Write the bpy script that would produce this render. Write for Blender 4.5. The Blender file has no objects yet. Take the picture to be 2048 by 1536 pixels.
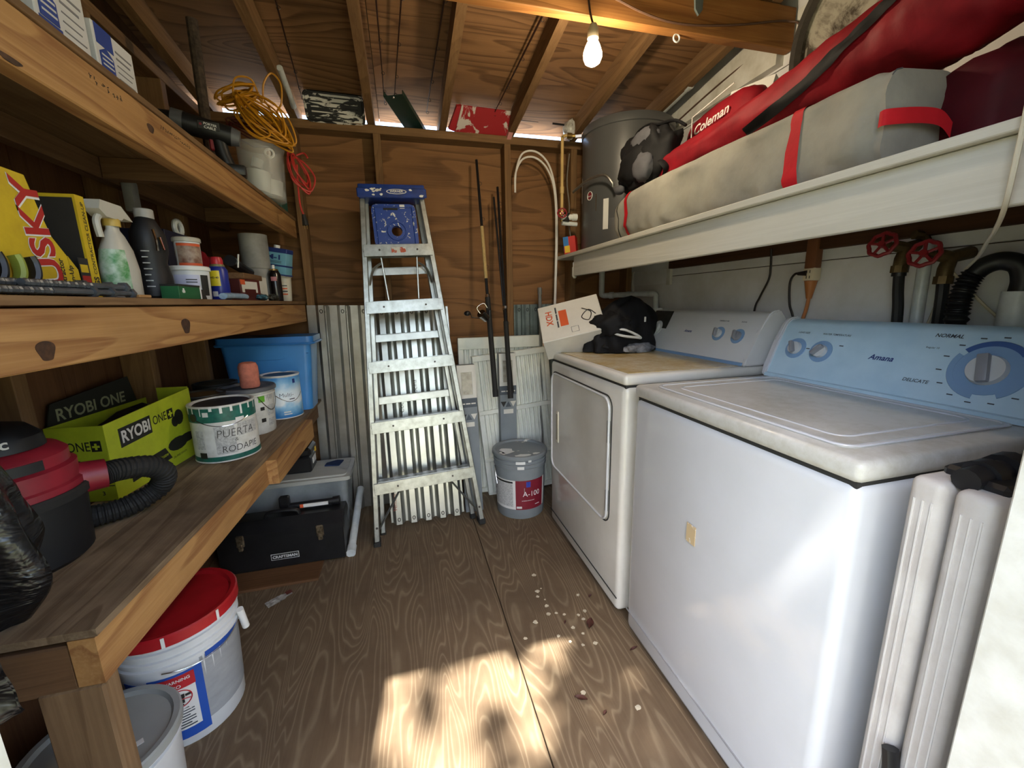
import bpy, bmesh, math, random
from mathutils import Vector as V, Matrix, Euler, noise as mnoise
random.seed(7)
S = bpy.context.scene
COL = S.collection
R = math.radians

# ---------------------------------------------------------------- camera, sky, sun, exposure
cd = bpy.data.cameras.new('camera'); cam = bpy.data.objects.new('camera', cd); COL.objects.link(cam)
cd.sensor_width = 36; cd.lens = 14.3; cd.clip_start = .02
_r = V((0.96711897, -0.25366781, -0.01826316)); _u = V((0.06773145, 0.18768028, 0.97989212)); _w = V((0.24513945, 0.94890924, -0.19869045))
mw = Matrix(((_r.x, _u.x, -_w.x, 0), (_r.y, _u.y, -_w.y, 0), (_r.z, _u.z, -_w.z, 1.21), (0, 0, 0, 1)))
cam.matrix_world = mw
S.camera = cam
wd = bpy.data.worlds.new('sky'); S.world = wd; wd.use_nodes = True
wn = wd.node_tree; wn.nodes.clear()
_o = wn.nodes.new('ShaderNodeOutputWorld'); _b = wn.nodes.new('ShaderNodeBackground'); _s = wn.nodes.new('ShaderNodeTexSky')
_s.sky_type = 'NISHITA'; _s.sun_disc = False; _s.sun_elevation = R(63.3); _s.sun_rotation = R(187); _s.air_density = 1.0; _s.dust_density = 3.0; _s.ozone_density = .6
wn.links.new(_s.outputs[0], _b.inputs[0]); wn.links.new(_b.outputs[0], _o.inputs[0]); _b.inputs[1].default_value = SKY = 1.0
sd = bpy.data.lights.new('sun', 'SUN'); sun = bpy.data.objects.new('sun', sd); COL.objects.link(sun)
sd.energy = 21; sd.angle = R(.9); sd.color = (1, .96, .89)
_sdir = V((.135, 1.0, 0)).normalized() * math.cos(R(63.3)) + V((0, 0, -math.sin(R(63.3))))
sun.rotation_euler = _sdir.to_track_quat('-Z', 'Y').to_euler(); sun.location = (-1, -6, 8)
S.view_settings.view_transform = 'Standard'; S.view_settings.look = 'None'
S.view_settings.gamma = 1; S.view_settings.use_curve_mapping = False
S.view_settings.exposure = .62

# ---------------------------------------------------------------- materials
def lin(h):
    if isinstance(h, (tuple, list)): return (*h, 1) if len(h) == 3 else tuple(h)
    h = h.lstrip('#'); c = [int(h[i:i+2], 16) / 255 for i in (0, 2, 4)]
    return tuple([x / 12.92 if x <= .04045 else ((x + .055) / 1.055) ** 2.4 for x in c] + [1])
class NT:
    def __init__(s, name):
        s.m = bpy.data.materials.new(name); s.m.use_nodes = True; s.t = s.m.node_tree
        s.b = s.t.nodes['Principled BSDF']
    def n(s, typ, props=None, **inp):
        d = s.t.nodes.new('ShaderNode' + typ)
        for k, v in (props or {}).items(): setattr(d, k, v)
        for k, v in inp.items():
            key = k.replace('_', ' ')
            if key.isdigit(): key = int(key)
            elif key[0] == 'i' and key[1:].isdigit(): key = int(key[1:])
            sk = d.inputs[key]
            if isinstance(v, bpy.types.NodeSocket): s.t.links.new(v, sk)
            else: sk.default_value = v
        return d
    def set(s, **k):
        for a, v in k.items():
            sk = s.b.inputs[a.replace('_', ' ')]
            if isinstance(v, bpy.types.NodeSocket): s.t.links.new(v, sk)
            else: sk.default_value = v
    def math(s, op, a, b=0.0, c=None, clamp=False):
        kw = dict(i0=a, i1=b)
        if c is not None: kw['i2'] = c
        return s.n('Math', dict(operation=op, use_clamp=clamp), **kw).outputs[0]
    def mix(s, f, a, b, mode='MIX'):
        d = s.n('Mix', dict(data_type='RGBA', blend_type=mode), i0=f); 
        for i, v in ((6, a), (7, b)):
            if isinstance(v, bpy.types.NodeSocket): s.t.links.new(v, d.inputs[i])
            else: d.inputs[i].default_value = lin(v)
        return d.outputs[2]
    def ramp(s, f, stops, interp='LINEAR'):
        d = s.n('ValToRGB', Fac=f); cr = d.color_ramp; cr.interpolation = interp
        while len(cr.elements) < len(stops): cr.elements.new(.5)
        for e, (p, c) in zip(cr.elements, stops): e.position = p; e.color = lin(c) if isinstance(c, str) else (c, c, c, 1)
        return d.outputs[0]
    def co(s, scale=(1, 1, 1), rnd=True):
        tc = s.n('TexCoord').outputs['Object']
        if rnd:
            rn = s.n('ObjectInfo').outputs['Random']
            off = s.n('CombineXYZ', X=s.math('MULTIPLY', rn, 17.3), Y=s.math('MULTIPLY', rn, 31.7), Z=s.math('MULTIPLY', rn, 11.1)).outputs[0]
            tc = s.n('VectorMath', dict(operation='ADD'), i0=tc, i1=off).outputs[0]
        return s.n('VectorMath', dict(operation='MULTIPLY'), i0=tc, i1=scale).outputs[0]
    def noise(s, vec, scale=1, detail=2, rough=.5, dist=0.0):
        return s.n('TexNoise', Vector=vec, Scale=scale, Detail=detail, Roughness=rough, Distortion=dist).outputs[0]
    def bump(s, h, strength=.2, dist=.002):
        s.set(Normal=s.n('Bump', Strength=strength, Distance=dist, Height=h).outputs[0])
MATS = {}
def ax(axis, along, across):
    return tuple(along if a == axis else across for a in 'XYZ')
def wood(name, base, dark, light, axis='Y', rings=9, sc=1.0, rough=.75, knots=.5, stain=.4, contrast=1.0, stainc='#3a2a1c', contour=False, kn_r=1.0, streak=.5, al=.42):
    if name in MATS: return MATS[name]
    t = NT(name)
    c = t.co(ax(axis, al * sc, 4.6 * sc))
    h = t.noise(c, 1.0, 2.0, .4, .35)
    kc = t.co(ax(axis, 1.5, 3.4))
    vo = t.n('TexVoronoi', dict(feature='F1'), Vector=kc, Scale=1.0, Randomness=1.0)
    pick = t.math('GREATER_THAN', t.n('SeparateColor', Color=vo.outputs['Color']).outputs[0], 1 - knots)
    d = vo.outputs['Distance']
    near = t.math('MULTIPLY', t.math('POWER', t.math('SUBTRACT', 1.0, t.math('MULTIPLY', d, 2.0, clamp=True)), 5.0), pick)
    h2 = t.math('ADD', h, t.math('MULTIPLY', near, .4))
    saw = t.math('FRACT', t.math('MULTIPLY', h2, float(rings)))
    if contour: line = t.ramp(saw, [(0, .0), (.30, .05), (.46, .75), (.54, 1.0), (.66, .25), (1, .0)])
    else: line = t.ramp(saw, [(0, .0), (.5, .25), (.88, 1.0), (.95, .75), (1, .0)])
    fine = t.noise(t.co(ax(axis, 3.5, 150)), 1.0, 2.0, .65)
    mids = t.noise(t.co(ax(axis, 1.1, 34)), 1.0, 3.0, .55)
    big = t.noise(t.co((2.3, 2.3, 2.3)), 1.0, 5.0, .65)
    col = t.mix(t.math('MULTIPLY', line, .6 * contrast, clamp=True), base, dark)
    col = t.mix(t.math('MULTIPLY', t.math('SUBTRACT', mids, .42), 2.2 * streak, clamp=True), col, dark)
    col = t.mix(t.math('MULTIPLY', t.math('SUBTRACT', fine, .45), 1.5, clamp=True), col, light)
    col = t.mix(t.math('MULTIPLY', t.ramp(big, [(.44, 0.0), (.72, 1.0)]), stain), col, stainc)
    kn = t.math('MULTIPLY', t.ramp(d, [(.035 * kn_r, 1.0), (.06 * kn_r, .8), (.085 * kn_r, 0.0)]), pick)
    col = t.mix(t.math('MULTIPLY', kn, .8), col, '#2c170c')
    t.set(Base_Color=col, Roughness=rough, Specular_IOR_Level=.25)
    t.bump(t.math('ADD', line, fine), .25, .0010)
    MATS[name] = t.m
    return t.m
def pm(name, col, rough=.5, metal=0.0, var=.08, vscale=9.0, dark=None, bump=0.0, bscale=200.0, coat=0.0, trans=0.0, alpha=1.0, emit=None, es=0.0, spec=.5, sub=0.0):
    if name in MATS: return MATS[name]
    t = NT(name)
    if var:
        f = t.noise(t.co((1, 1, 1)), vscale, 5.0, .6)
        c = t.mix(t.ramp(f, [(.35, 0.0), (.7, 1.0)]), col, dark or tuple(x * (1 - var * 2.5) for x in lin(col)[:3]))
        t.set(Base_Color=c)
    else: t.set(Base_Color=lin(col))
    t.set(Roughness=rough, Metallic=metal, Specular_IOR_Level=spec, Coat_Weight=coat, Transmission_Weight=trans, Alpha=alpha)
    if sub: t.set(Subsurface_Weight=sub)
    if emit: t.set(Emission_Color=lin(emit), Emission_Strength=es)
    if bump: t.bump(t.noise(t.co((1, 1, 1)), bscale, 3.0, .6), bump, .002)
    MATS[name] = t.m
    return t.m
def splat(name, col, spot, amount=.5, scale=14.0, rough=.5, metal=0.0, var='#00000000', stretch=(1, 1, 1)):
    """two-colour material: base with irregular dried splashes of another paint"""
    if name in MATS: return MATS[name]
    t = NT(name)
    f = t.noise(t.co(stretch), scale, 6.0, .62, .6)
    m = t.ramp(f, [(amount, 0.0), (amount + .03, 1.0)])
    t.set(Base_Color=t.mix(m, col, spot), Roughness=rough, Metallic=metal)
    t.bump(m, .4, .001)
    MATS[name] = t.m
    return t.m

# ---------------------------------------------------------------- mesh builder
class B:
    def __init__(s): s.bm = bmesh.new()
    def _x(s, verts, M):
        if M is not None: bmesh.ops.transform(s.bm, matrix=M, verts=verts)
    def box(s, c, d, bev=0.0, seg=1, M=None):
        g = bmesh.ops.create_cube(s.bm, size=1.0, matrix=Matrix.Translation(c) @ Matrix.Diagonal((*d, 1)))
        vs = g['verts']
        if bev:
            es = list({e for v in vs for e in v.link_edges})
            o = bmesh.ops.bevel(s.bm, geom=es, offset=min(bev, min(d) * .49), segments=seg, affect='EDGES', profile=.5)
            vs = list({v for f in o['faces'] for v in f.verts} | {v for v in vs if v.is_valid})
            vs = s._conn(vs)
        s._x(vs, M); return s
    def _conn(s, vs):
        seen = set(vs); st = list(vs)
        while st:
            v = st.pop()
            for e in v.link_edges:
                w = e.other_vert(v)
                if w not in seen: seen.add(w); st.append(w)
        return list(seen)
    def bb(s, a, b, bev=0.0, seg=1, M=None):
        a = V(a); b = V(b); return s.box((a + b) / 2, [abs(x) for x in (b - a)], bev, seg, M)
    def lathe(s, prof, n=24, c=(0, 0, 0), a0=0.0, a1=math.tau, M=None, sx=1.0, sy=1.0):
        full = abs(a1 - a0 - math.tau) < 1e-5; k = n if full else n + 1; rings = []; vs = []
        for r, z in prof:
            if r < 1e-6 and full:
                v = s.bm.verts.new((c[0], c[1], c[2] + z)); rings.append([v]); vs.append(v)
            else:
                ring = [s.bm.verts.new((c[0] + sx * r * math.cos(a0 + (a1 - a0) * i / n), c[1] + sy * r * math.sin(a0 + (a1 - a0) * i / n), c[2] + z)) for i in range(k)]
                rings.append(ring); vs += ring
        for A, C in zip(rings, rings[1:]):
            for i in range(n):
                j = (i + 1) % k
                q = [A[i % len(A)], A[j % len(A)], C[j % len(C)], C[i % len(C)]]
                u = []
                for v in q:
                    if v not in u: u.append(v)
                if len(u) > 2:
                    try: s.bm.faces.new(u)
                    except ValueError: pass
        s._x(vs, M); return s
    def cyl(s, p0, p1, r0, r1=None, n=12, cap=True):
        p0 = V(p0); p1 = V(p1); d = p1 - p0; L = d.length; r1 = r0 if r1 is None else r1
        M = Matrix.Translation(p0) @ d.to_track_quat('Z', 'Y').to_matrix().to_4x4()
        pr = [(r0, 0), (r1, L)]
        if cap: pr = [(0, 0)] + pr + [(0, L)]
        return s.lathe(pr, n, M=M)
    def tube(s, pts, r, n=8, closed=False, cap=True, rr=None, flat=1.0):
        pts = [V(p) for p in pts]; m = len(pts); rings = []; up = None
        for i, p in enumerate(pts):
            if closed: t = pts[(i + 1) % m] - pts[i - 1]
            else: t = pts[min(i + 1, m - 1)] - pts[max(i - 1, 0)]
            if t.length < 1e-9: t = V((0, 0, 1))
            t.normalize()
            if up is None:
                up = t.cross(V((0, 0, 1)))
                if up.length < .2: up = t.cross(V((0, 1, 0)))
            up = (up - t * up.dot(t)); up.normalize(); b = t.cross(up)
            q = rr(i / max(1, m - 1)) * r if rr else r
            rings.append([s.bm.verts.new(p + (up * math.cos(math.tau * k / n) + b * math.sin(math.tau * k / n) * flat) * q) for k in range(n)])
        idx = list(zip(range(m), range(1, m))) + ([(m - 1, 0)] if closed else [])
        for a, c in idx:
            for k in range(n): s.bm.faces.new((rings[a][k], rings[a][(k + 1) % n], rings[c][(k + 1) % n], rings[c][k]))
        if cap and not closed:
            s.bm.faces.new(rings[0][::-1]); s.bm.faces.new(rings[-1])
        return s
    def prism(s, poly, a, b, axis='Z', M=None):
        def P(q, h): return {'Z': (q[0], q[1], h), 'Y': (q[0], h, q[1]), 'X': (h, q[0], q[1])}[axis]
        A = [s.bm.verts.new(P(q, a)) for q in poly]; C = [s.bm.verts.new(P(q, b)) for q in poly]; n = len(poly)
        s.bm.faces.new(A[::-1]); s.bm.faces.new(C)
        for i in range(n): s.bm.faces.new((A[i], A[(i + 1) % n], C[(i + 1) % n], C[i]))
        s._x(A + C, M); return s
    def poly(s, pts):
        s.bm.faces.new([s.bm.verts.new(p) for p in pts]); return s
    def grid(s, fn, nu, nv, cu=False):
        g = [[s.bm.verts.new(fn(i / nu, j / nv)) for j in range(nv + 1)] for i in range(nu if cu else nu + 1)]
        for i in range(nu):
            for j in range(nv):
                k = (i + 1) % len(g)
                try: s.bm.faces.new((g[i][j], g[k][j], g[k][j + 1], g[i][j + 1]))
                except ValueError: pass
        return s
    def sheet(s, fn, nu, nv, th):
        """thin solid following fn(u,v)->point, thickness th along z of the local normal"""
        s.grid(fn, nu, nv)
        return s
    def ball(s, c, r, sx=1, sy=1, sz=1, n=12, M=None):
        return s.lathe([(r * math.sin(math.pi * i / (n // 2 + 2)), -r * sz * math.cos(math.pi * i / (n // 2 + 2))) for i in range(n // 2 + 3)], n, c, sx=sx, sy=sy, M=M)
    def out(s, name, mat, parent=None, loc=None, rot=None, ang=35, smooth=True, recalc=True, **props):
        bm = s.bm
        bmesh.ops.remove_doubles(bm, verts=bm.verts[:], dist=1e-6)
        if recalc: bmesh.ops.recalc_face_normals(bm, faces=bm.faces[:])
        me = bpy.data.meshes.new(name); bm.to_mesh(me); bm.free()
        me.materials.append(mat)
        if smooth:
            me.shade_smooth(); me.set_sharp_from_angle(angle=R(ang))
        o = bpy.data.objects.new(name, me); COL.objects.link(o)
        if parent is not None: o.parent = parent
        if loc is not None: o.location = loc
        if rot is not None: o.rotation_euler = rot
        for k, v in props.items(): o[k] = v
        return o
def tag(o, label, cat, group=None):
    o['label'] = label; o['category'] = cat
    if group: o['group'] = group
    return o
def thing(name, label, cat, loc=(0, 0, 0), rot=(0, 0, 0), group=None):
    o = bpy.data.objects.new(name, None); COL.objects.link(o); o.empty_display_size = .05
    o.location = loc; o.rotation_euler = rot
    return tag(o, label, cat, group)
def structure(o): o['kind'] = 'structure'; return o
def dup(o, parent=None):
    c = o.copy(); COL.objects.link(c)
    if parent is not None: c.parent = parent
    for ch in o.children: dup(ch, c)
    return c
_tc = {}
def tmesh(s, bold=0.0, shear=0.0):
    k = (s, bold, shear)
    if k not in _tc:
        cu = bpy.data.curves.new('t', 'FONT'); cu.body = s; cu.offset = bold; cu.shear = shear; cu.resolution_u = 3
        ob = bpy.data.objects.new('t', cu); COL.objects.link(ob)
        dg = bpy.context.evaluated_depsgraph_get(); me = ob.evaluated_get(dg).to_mesh()
        vs = [tuple(v.co) for v in me.vertices]; fs = [tuple(p.vertices) for p in me.polygons]
        ob.evaluated_get(dg).to_mesh_clear(); bpy.data.objects.remove(ob); bpy.data.curves.remove(cu)
        x0 = min(v[0] for v in vs); x1 = max(v[0] for v in vs); y0 = min(v[1] for v in vs); y1 = max(v[1] for v in vs)
        _tc[k] = ([(v[0] - x0, v[1] - y0) for v in vs], fs, x1 - x0, y1 - y0)
    return _tc[k]
def text(parent, s, mat, O, U, W, width=None, height=None, bold=.01, shear=0.0, lift=.0006, name='lettering', wrap=None, maxh=None, **props):
    """flat print: lower-left corner O, along U, upwards W; wrap=(radius) bends it around the local Z axis starting at angle U (radians), O = z"""
    vs, fs, w, h = tmesh(s, bold, shear)
    sx = width / w if width else None; sy = height / h if height else None
    if sx is None: sx = sy
    if sy is None: sy = sx
    me = bpy.data.meshes.new(name)
    if wrap:
        r, cx, cy = wrap; rr = r + lift
        pts = [(cx + rr * math.cos(U + x * sx / r), cy + rr * math.sin(U + x * sx / r), O + y * sy) for x, y in vs]
    else:
        O = V(O); U = V(U).normalized(); W = V(W).normalized(); N = U.cross(W)
        pts = [O + U * (x * sx) + W * (y * sy) + N * lift for x, y in vs]
    me.from_pydata([tuple(p) for p in pts], [], fs); me.materials.append(mat)
    o = bpy.data.objects.new(name, me); COL.objects.link(o); o.parent = parent
    for k, v in props.items(): o[k] = v
    return o
def patch(parent, name, mat, O, U, W, w, h, lift=.0005, th=.0004):
    """thin printed panel or sticker, solid"""
    O = V(O); U = V(U).normalized(); W = V(W).normalized(); N = U.cross(W)
    b = B(); A = [O + N * lift, O + U * w + N * lift, O + U * w + W * h + N * lift, O + W * h + N * lift]
    C = [p - N * (lift + th) for p in A]
    va = [b.bm.verts.new(p) for p in A]; vc = [b.bm.verts.new(p) for p in C]
    b.bm.faces.new(va); b.bm.faces.new(vc[::-1])
    for i in range(4): b.bm.faces.new((va[i], vc[i], vc[(i + 1) % 4], va[(i + 1) % 4]))
    return b.out(name, mat, parent, smooth=False)
def shell(parent, name, mat, r0, r1, z0, z1, a0, a1, lift=.0006, n=None, c=(0, 0)):
    """printed label bent around a (tapered) can, with a thin edge"""
    n = n or max(4, int((a1 - a0) / math.tau * 48))
    b = B(); b.lathe([(r0, z0), (r0 + lift, z0), (r1 + lift, z1), (r1, z1)], n, (c[0], c[1], 0), a0, a1)
    return b.out(name, mat, parent, smooth=True)
def spline(pts, k=8, closed=False):
    P = [V(p) for p in pts]; n = len(P); o = []
    rng = range(n) if closed else range(n - 1)
    for i in rng:
        if closed: a, b, c, d = P[i - 1], P[i], P[(i + 1) % n], P[(i + 2) % n]
        else: a, b, c, d = P[max(i - 1, 0)], P[i], P[i + 1], P[min(i + 2, n - 1)]
        for j in range(k):
            t = j / k
            o.append(.5 * ((2 * b) + (c - a) * t + (2 * a - 5 * b + 4 * c - d) * t * t + (3 * b - a - 3 * c + d) * t ** 3))
    if not closed: o.append(P[-1])
    return o
def rrect(w, h, r, n=5, cx=0.0, cy=0.0):
    o = []
    for (sx, sy, a) in ((1, 1, 0), (-1, 1, 90), (-1, -1, 180), (1, -1, 270)):
        for i in range(n + 1):
            t = R(a + 90 * i / n); o.append((cx + sx * (w / 2 - r) + r * math.cos(t), cy + sy * (h / 2 - r) + r * math.sin(t)))
    return o
# ---------------------------------------------------------------- the shed
LUM = lambda a: wood('pine_lumber_' + a, '#a9804f', '#75492a', '#ba9160', a, 10, 1.55, .7, .3, .25, 1.15)
LUMD = lambda a: wood('aged_lumber_' + a, '#73553a', '#523823', '#876848', a, 12, 2.0, .8, .3, .45, .8)
STUD = lambda a: wood('stud_lumber_' + a, '#7f6040', '#5a4027', '#92734e', a, 10, 2.0, .75, .25, .35, .7)
PLYB = wood('wall_plywood', '#855f3c', '#4f341d', '#8d6845', 'X', 12, .85, .72, .8, .22, 1.15, kn_r=1.3, streak=.12, al=.62)
PLYR = wood('roof_plywood', '#896543', '#49301b', '#926d49', 'X', 15, 1.0, .75, .4, .25, 1.2, kn_r=1.2, streak=.12, al=.7)
PLYF = wood('floor_plywood', '#645340', '#97866d', '#72614b', 'Y', 34, 1.35, .6, .08, .5, .85, '#3f342a', contour=True, streak=.10, al=.58)
PLYL = wood('side_plywood', '#67462d', '#482d1a', '#755236', 'Z', 12, .9, .75, .45, .35, .7)
WHITE = pm('white_wall_paint', '#e4e3e4', .5, var=.05, vscale=5, dark='#cfccc8', bump=.12, bscale=60)
WHITE2 = pm('white_trim_paint', '#dcdad2', .5, var=.06, vscale=11, dark='#bdb8aa', bump=.15, bscale=90)
NAIL = pm('nail_steel', '#4a4542', .5, .8, 0)
XL, XR, YB, YF = -.95, 1.5, 2.55, .29
SL = .13
def zr(y): return 2.224 + SL * (2.46 - y)      # underside of the roof boards

fl = structure(B().bb((XL, YF - .09, -.06), (XR, YB, -.024)).out('floor', pm('joist_dark', '#2a2018', .9, var=0)))
for x0, x1 in ((XL, .300), (.3035, XR)):
    B().bb((x0, YF - .09, -.018), (x1, YB, 0), .0012).out('plywood_sheet', PLYF, fl)
# back wall: plywood skin, studs, plates
wb = structure(B().bb((XL - .012, YB + .012, 0), (XR + .012, YB + .02, 2.13)).out('wall_back', pm('house_wrap', '#5a4a3a', .9, var=0)))
B().bb((XL, YB, 0), (.6335, YB + .012, 2.125)).out('plywood_sheet', PLYB, wb)
B().bb((.6365, YB, 0), (XR, YB + .012, 2.125)).out('plywood_sheet', PLYB, wb)
for x in (-.487, -.077, .635, 1.045, 1.44):
    B().bb((x - .019, YB - .089, .038), (x + .019, YB - .001, 2.09), .002).out('stud', STUD('Z'), wb)
B().bb((XL, YB - .09, 2.09), (XR, YB, 2.131), .002).out('top_plate', STUD('X'), wb)
B().bb((XL, YB - .09, 0), (XR, YB, .038), .002).out('bottom_plate', STUD('X'), wb)
# left wall
wl = structure(B().bb((XL - .02, YF - .09, 0), (XL - .012, YB + .02, 2.45)).out('wall_left', MATS['house_wrap']))
B().prism([(YF - .09, 0), (1.42, 0), (1.42, zr(1.42)), (YF - .09, zr(.2))], XL - .012, XL, 'X').out('plywood_sheet', PLYL, wl)
B().prism([(1.423, 0), (YB, 0), (YB, zr(YB)), (1.423, zr(1.423))], XL - .012, XL, 'X').out('plywood_sheet', PLYL, wl)
for y in (.34, .78, 1.17, 1.69, 2.10):
    B().bb((XL + .001, y - .019, .038), (XL + .09, y + .019, 2.09), .002).out('stud', STUD('Z'), wl)
B().bb((XL, YF, 2.09), (XL + .09, YB - .09, 2.131), .002).out('top_plate', STUD('Y'), wl)
B().bb((XL, YF, 0), (XL + .09, YB - .09, .038), .002).out('bottom_plate', STUD('Y'), wl)
# right wall, painted boards
wr = structure(B().prism([(YF - .09, 0), (YB + .02, 0), (YB + .02, 2.3), (YF - .09, zr(.2))], XR + .012, XR + .03, 'X').out('wall_right', MATS['house_wrap']))
for a, b_ in ((0, .905), (.908, 1.335), (1.338, 1.78), (1.783, 2.085)):
    B().bb((XR, YF, a), (XR + .012, YB, b_), .0015).out('wall_board', WHITE, wr)
B().prism([(YF, 2.088), (YB, 2.088), (YB, zr(YB)), (YF, zr(YF))], XR, XR + .012, 'X').out('wall_board', WHITE, wr)
B().prism([(1.475, 2.095), (2.45, 2.095), (2.45, zr(2.45) - .092), (1.475, zr(1.475) - .092)], XR - .036, XR, 'X').out('top_plate', WHITE2, wr)
B().bb((XR - .014, 1.345, 1.49), (XR, 1.42, 2.25), .002).out('batten', WHITE2, wr)
B().bb((XR - .018, 2.09, 1.288), (XR, 2.125, 1.385), .002).out('batten', WHITE2, wr)
B().bb((XR - .010, 2.126, 1.297), (XR, 2.50, 1.378), .001).out('wall_patch', WHITE, wr)
B().bb((XR - .018, 2.49, 1.06), (XR, 2.535, 1.385), .002).out('batten', WHITE2, wr)
B().bb((XR - .018, 1.845, 1.49), (XR, 1.885, 2.085), .002).out('batten', WHITE2, wr)
# front wall round the doorway, the reveal painted white
XD0, XD1, ZH = -.268, .70, 2.04
wf = structure(B().bb((XL - .02, YF - .10, 0), (XD0 - .02, YF - .005, 2.30)).out('wall_front', WHITE2))
B().bb((XD1 + .02, YF - .10, 0), (XR + .03, YF - .005, 2.30)).out('wall_board', WHITE2, wf)
B().bb((XL - .02, YF - .10, ZH + .02), (XR + .03, YF - .005, zr(.2) - .03)).out('wall_board', WHITE2, wf)
structure(B().bb((XD1, YF - .12, 0), (XD1 + .02, YF, ZH + .02), .002).out('trim_1', WHITE2))
structure(B().bb((XD0 - .02, YF - .12, 0), (XD0, YF, ZH + .02), .002).out('trim_2', WHITE2))
structure(B().bb((XD0, YF - .12, ZH), (XD1, YF, ZH + .02), .002).out('trim_3', WHITE2))
# roof: sheathing, rafters, cross beam
def slab(y0, y1, x0, x1, d0, d1):
    return B().prism([(y0, zr(y0) + d0), (y1, zr(y1) + d0), (y1, zr(y1) + d1), (y0, zr(y0) + d1)], x0, x1, 'X')
ce = structure(slab(.12, 2.612, -1.2, 1.75, .0135, .02).out('ceiling', MATS['house_wrap']))
for y0, y1 in ((.12, .408), (.411, 1.628), (1.631, 2.61)):
    for x0, x1 in ((-1.2, -.061), (-.058, 1.75)):
        slab(y0, y1, x0, x1, 0, .0125).out('plywood_sheet', PLYR, ce)
for x in (-.84, -.47, -.10, .272, .655, 1.035, 1.40):
    slab(.14, 2.595, x - .019, x + .019, -.089, -.0005).out('rafter', STUD('Y'), ce)
bz = zr(1.45) - .0895
B().bb((XL, 1.432, bz - .14), (XR - .005, 1.470, bz), .003).out('beam', wood('beam_lumber', '#9c6a38', '#6f4320', '#b07e48', 'X', 10, 1.2, .6, .4, .25), ce)
# ground outside
gm = NT('lawn'); _n1 = gm.noise(gm.co((1, 1, 1), False), 3.0, 6.0, .7); _n2 = gm.noise(gm.co((1, 1, 1), False), 60.0, 3.0, .6)
gm.set(Base_Color=gm.mix(gm.math('MULTIPLY', _n2, .6), gm.mix(_n1, '#565f38', '#847e62'), '#424b2c'), Roughness=.9)
structure(B().bb((-30, -30, -.32), (30, 30, -.22)).out('ground', gm.m))
structure(B().bb((XD0 - .1, -.55, -.22), (XD1 + .1, YF - .1, -.06), .01).out('door_step', pm('concrete', '#a09a90', .85, var=.1, bump=.3)))
structure(B().bb((-14, 2.9, -.219), (14, 22, -.19)).out('eave_bounce_ground', pm('pale_bounce', '#dcd7cc', .9, var=.15, vscale=40, bump=.4, bscale=60)))  # unseen pale ground added to bounce daylight up under the eaves
# ---------------------------------------------------------------- shelves
SHT = wood('shelf_plywood', '#7d6143', '#5d4229', '#90724f', 'Y', 12, 1.0, .75, .2, .5)
SHG = wood('grey_weathered_plank', '#86725a', '#584531', '#9a866a', 'Y', 12, 1.2, .85, .25, .8, 1.1, '#2e241a')
def shelf(name, label, zt, zb, y0, y1, xf, ply=.014):
    t = thing(name, label, 'shelf', (xf, (y0 + y1) / 2, zb)); ox, oy, oz = t.location
    def bb(a, b, n, m, bev=.0025): return B().bb([a[0]-ox, a[1]-oy, a[2]-oz], [b[0]-ox, b[1]-oy, b[2]-oz], bev).out(n, m, t)
    bb((xf - .038, y0, zb), (xf, y1, zb + .089), 'apron', LUM('Y'))
    bb((XL + .09, y0, zt - ply), (xf + .004, y1, zt), 'shelf_board', SHT, .001)
    bb((XL + .092, y0, zt - ply - .058), (XL + .13, y1, zt - ply - .0005), 'ledger', LUMD('Y'))
    for y in (.9, 1.55, 2.2):
        bb((XL + .131, y - .019, zt - ply - .06), (xf - .039, y + .019, zt - ply - .0005), 'cross_joist', LUMD('X'))
    return t
up = shelf('wooden_shelf', 'topmost wooden wall shelf with bright pine front board', 1.655, 1.553, .30, 2.455, -.515)
mid = shelf('wooden_shelf', 'middle wooden wall shelf with two dark knots in its front board', 1.231, 1.124, .30, 2.455, -.515)
# dark knots and an ink stamp on the front boards
KN = pm('knot_wood', '#4a2f1c', .7, var=.2, vscale=70, dark='#20130a')
def knot(p, x, y, z, ry, rz, parent):
    o = p.location
    pts = [(y - o[1] + ry * math.cos(a) * (1 + .18 * math.sin(3 * a)), z - o[2] + rz * math.sin(a) * (1 + .12 * math.cos(2 * a))) for a in [i * math.tau / 30 for i in range(30)]]
    B().prism(pts, x - o[0] - .001, x - o[0] + .0006, 'X').out('knot', KN, parent)
knot(mid, -.515, .754, 1.151, .016, .0165, mid); knot(mid, -.515, 1.167, 1.166, .019, .020, mid)
knot(up, -.515, 1.164, 1.600, .012, .010, up); knot(up, -.515, .812, 1.559, .02, .005, up)
INK = pm('ink', '#221a14', .8, var=0)
def stamp(p, y, z, n, sz, seed):
    rnd = random.Random(seed); b = B()
    for i in range(n):
        yy = y + i * sz * .95
        for k in range(3):
            a = (rnd.random(), rnd.random()); q = rnd.random() * math.pi
            w = sz * .14; L = sz * .4
            cy, cz = yy - p.location[1] + a[0] * sz * .4, z - p.location[2] + a[1] * sz * .7
            b.box((-.515 - p.location[0], cy, cz), (.0006, L, w), M=Matrix.Translation((-.515 - p.location[0], cy, cz)) @ Matrix.Rotation(q, 4, 'X') @ Matrix.Translation((.515 + p.location[0], -cy, -cz)))
    o = b.out('ink_stamp', INK, p)
stamp(up, .985, 1.614, 2, .013, 1); stamp(up, 1.018, 1.614, 2, .013, 5); stamp(up, 1.045, 1.614, 3, .012, 9); stamp(up, 1.21, 1.618, 15, .010, 4)
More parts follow.
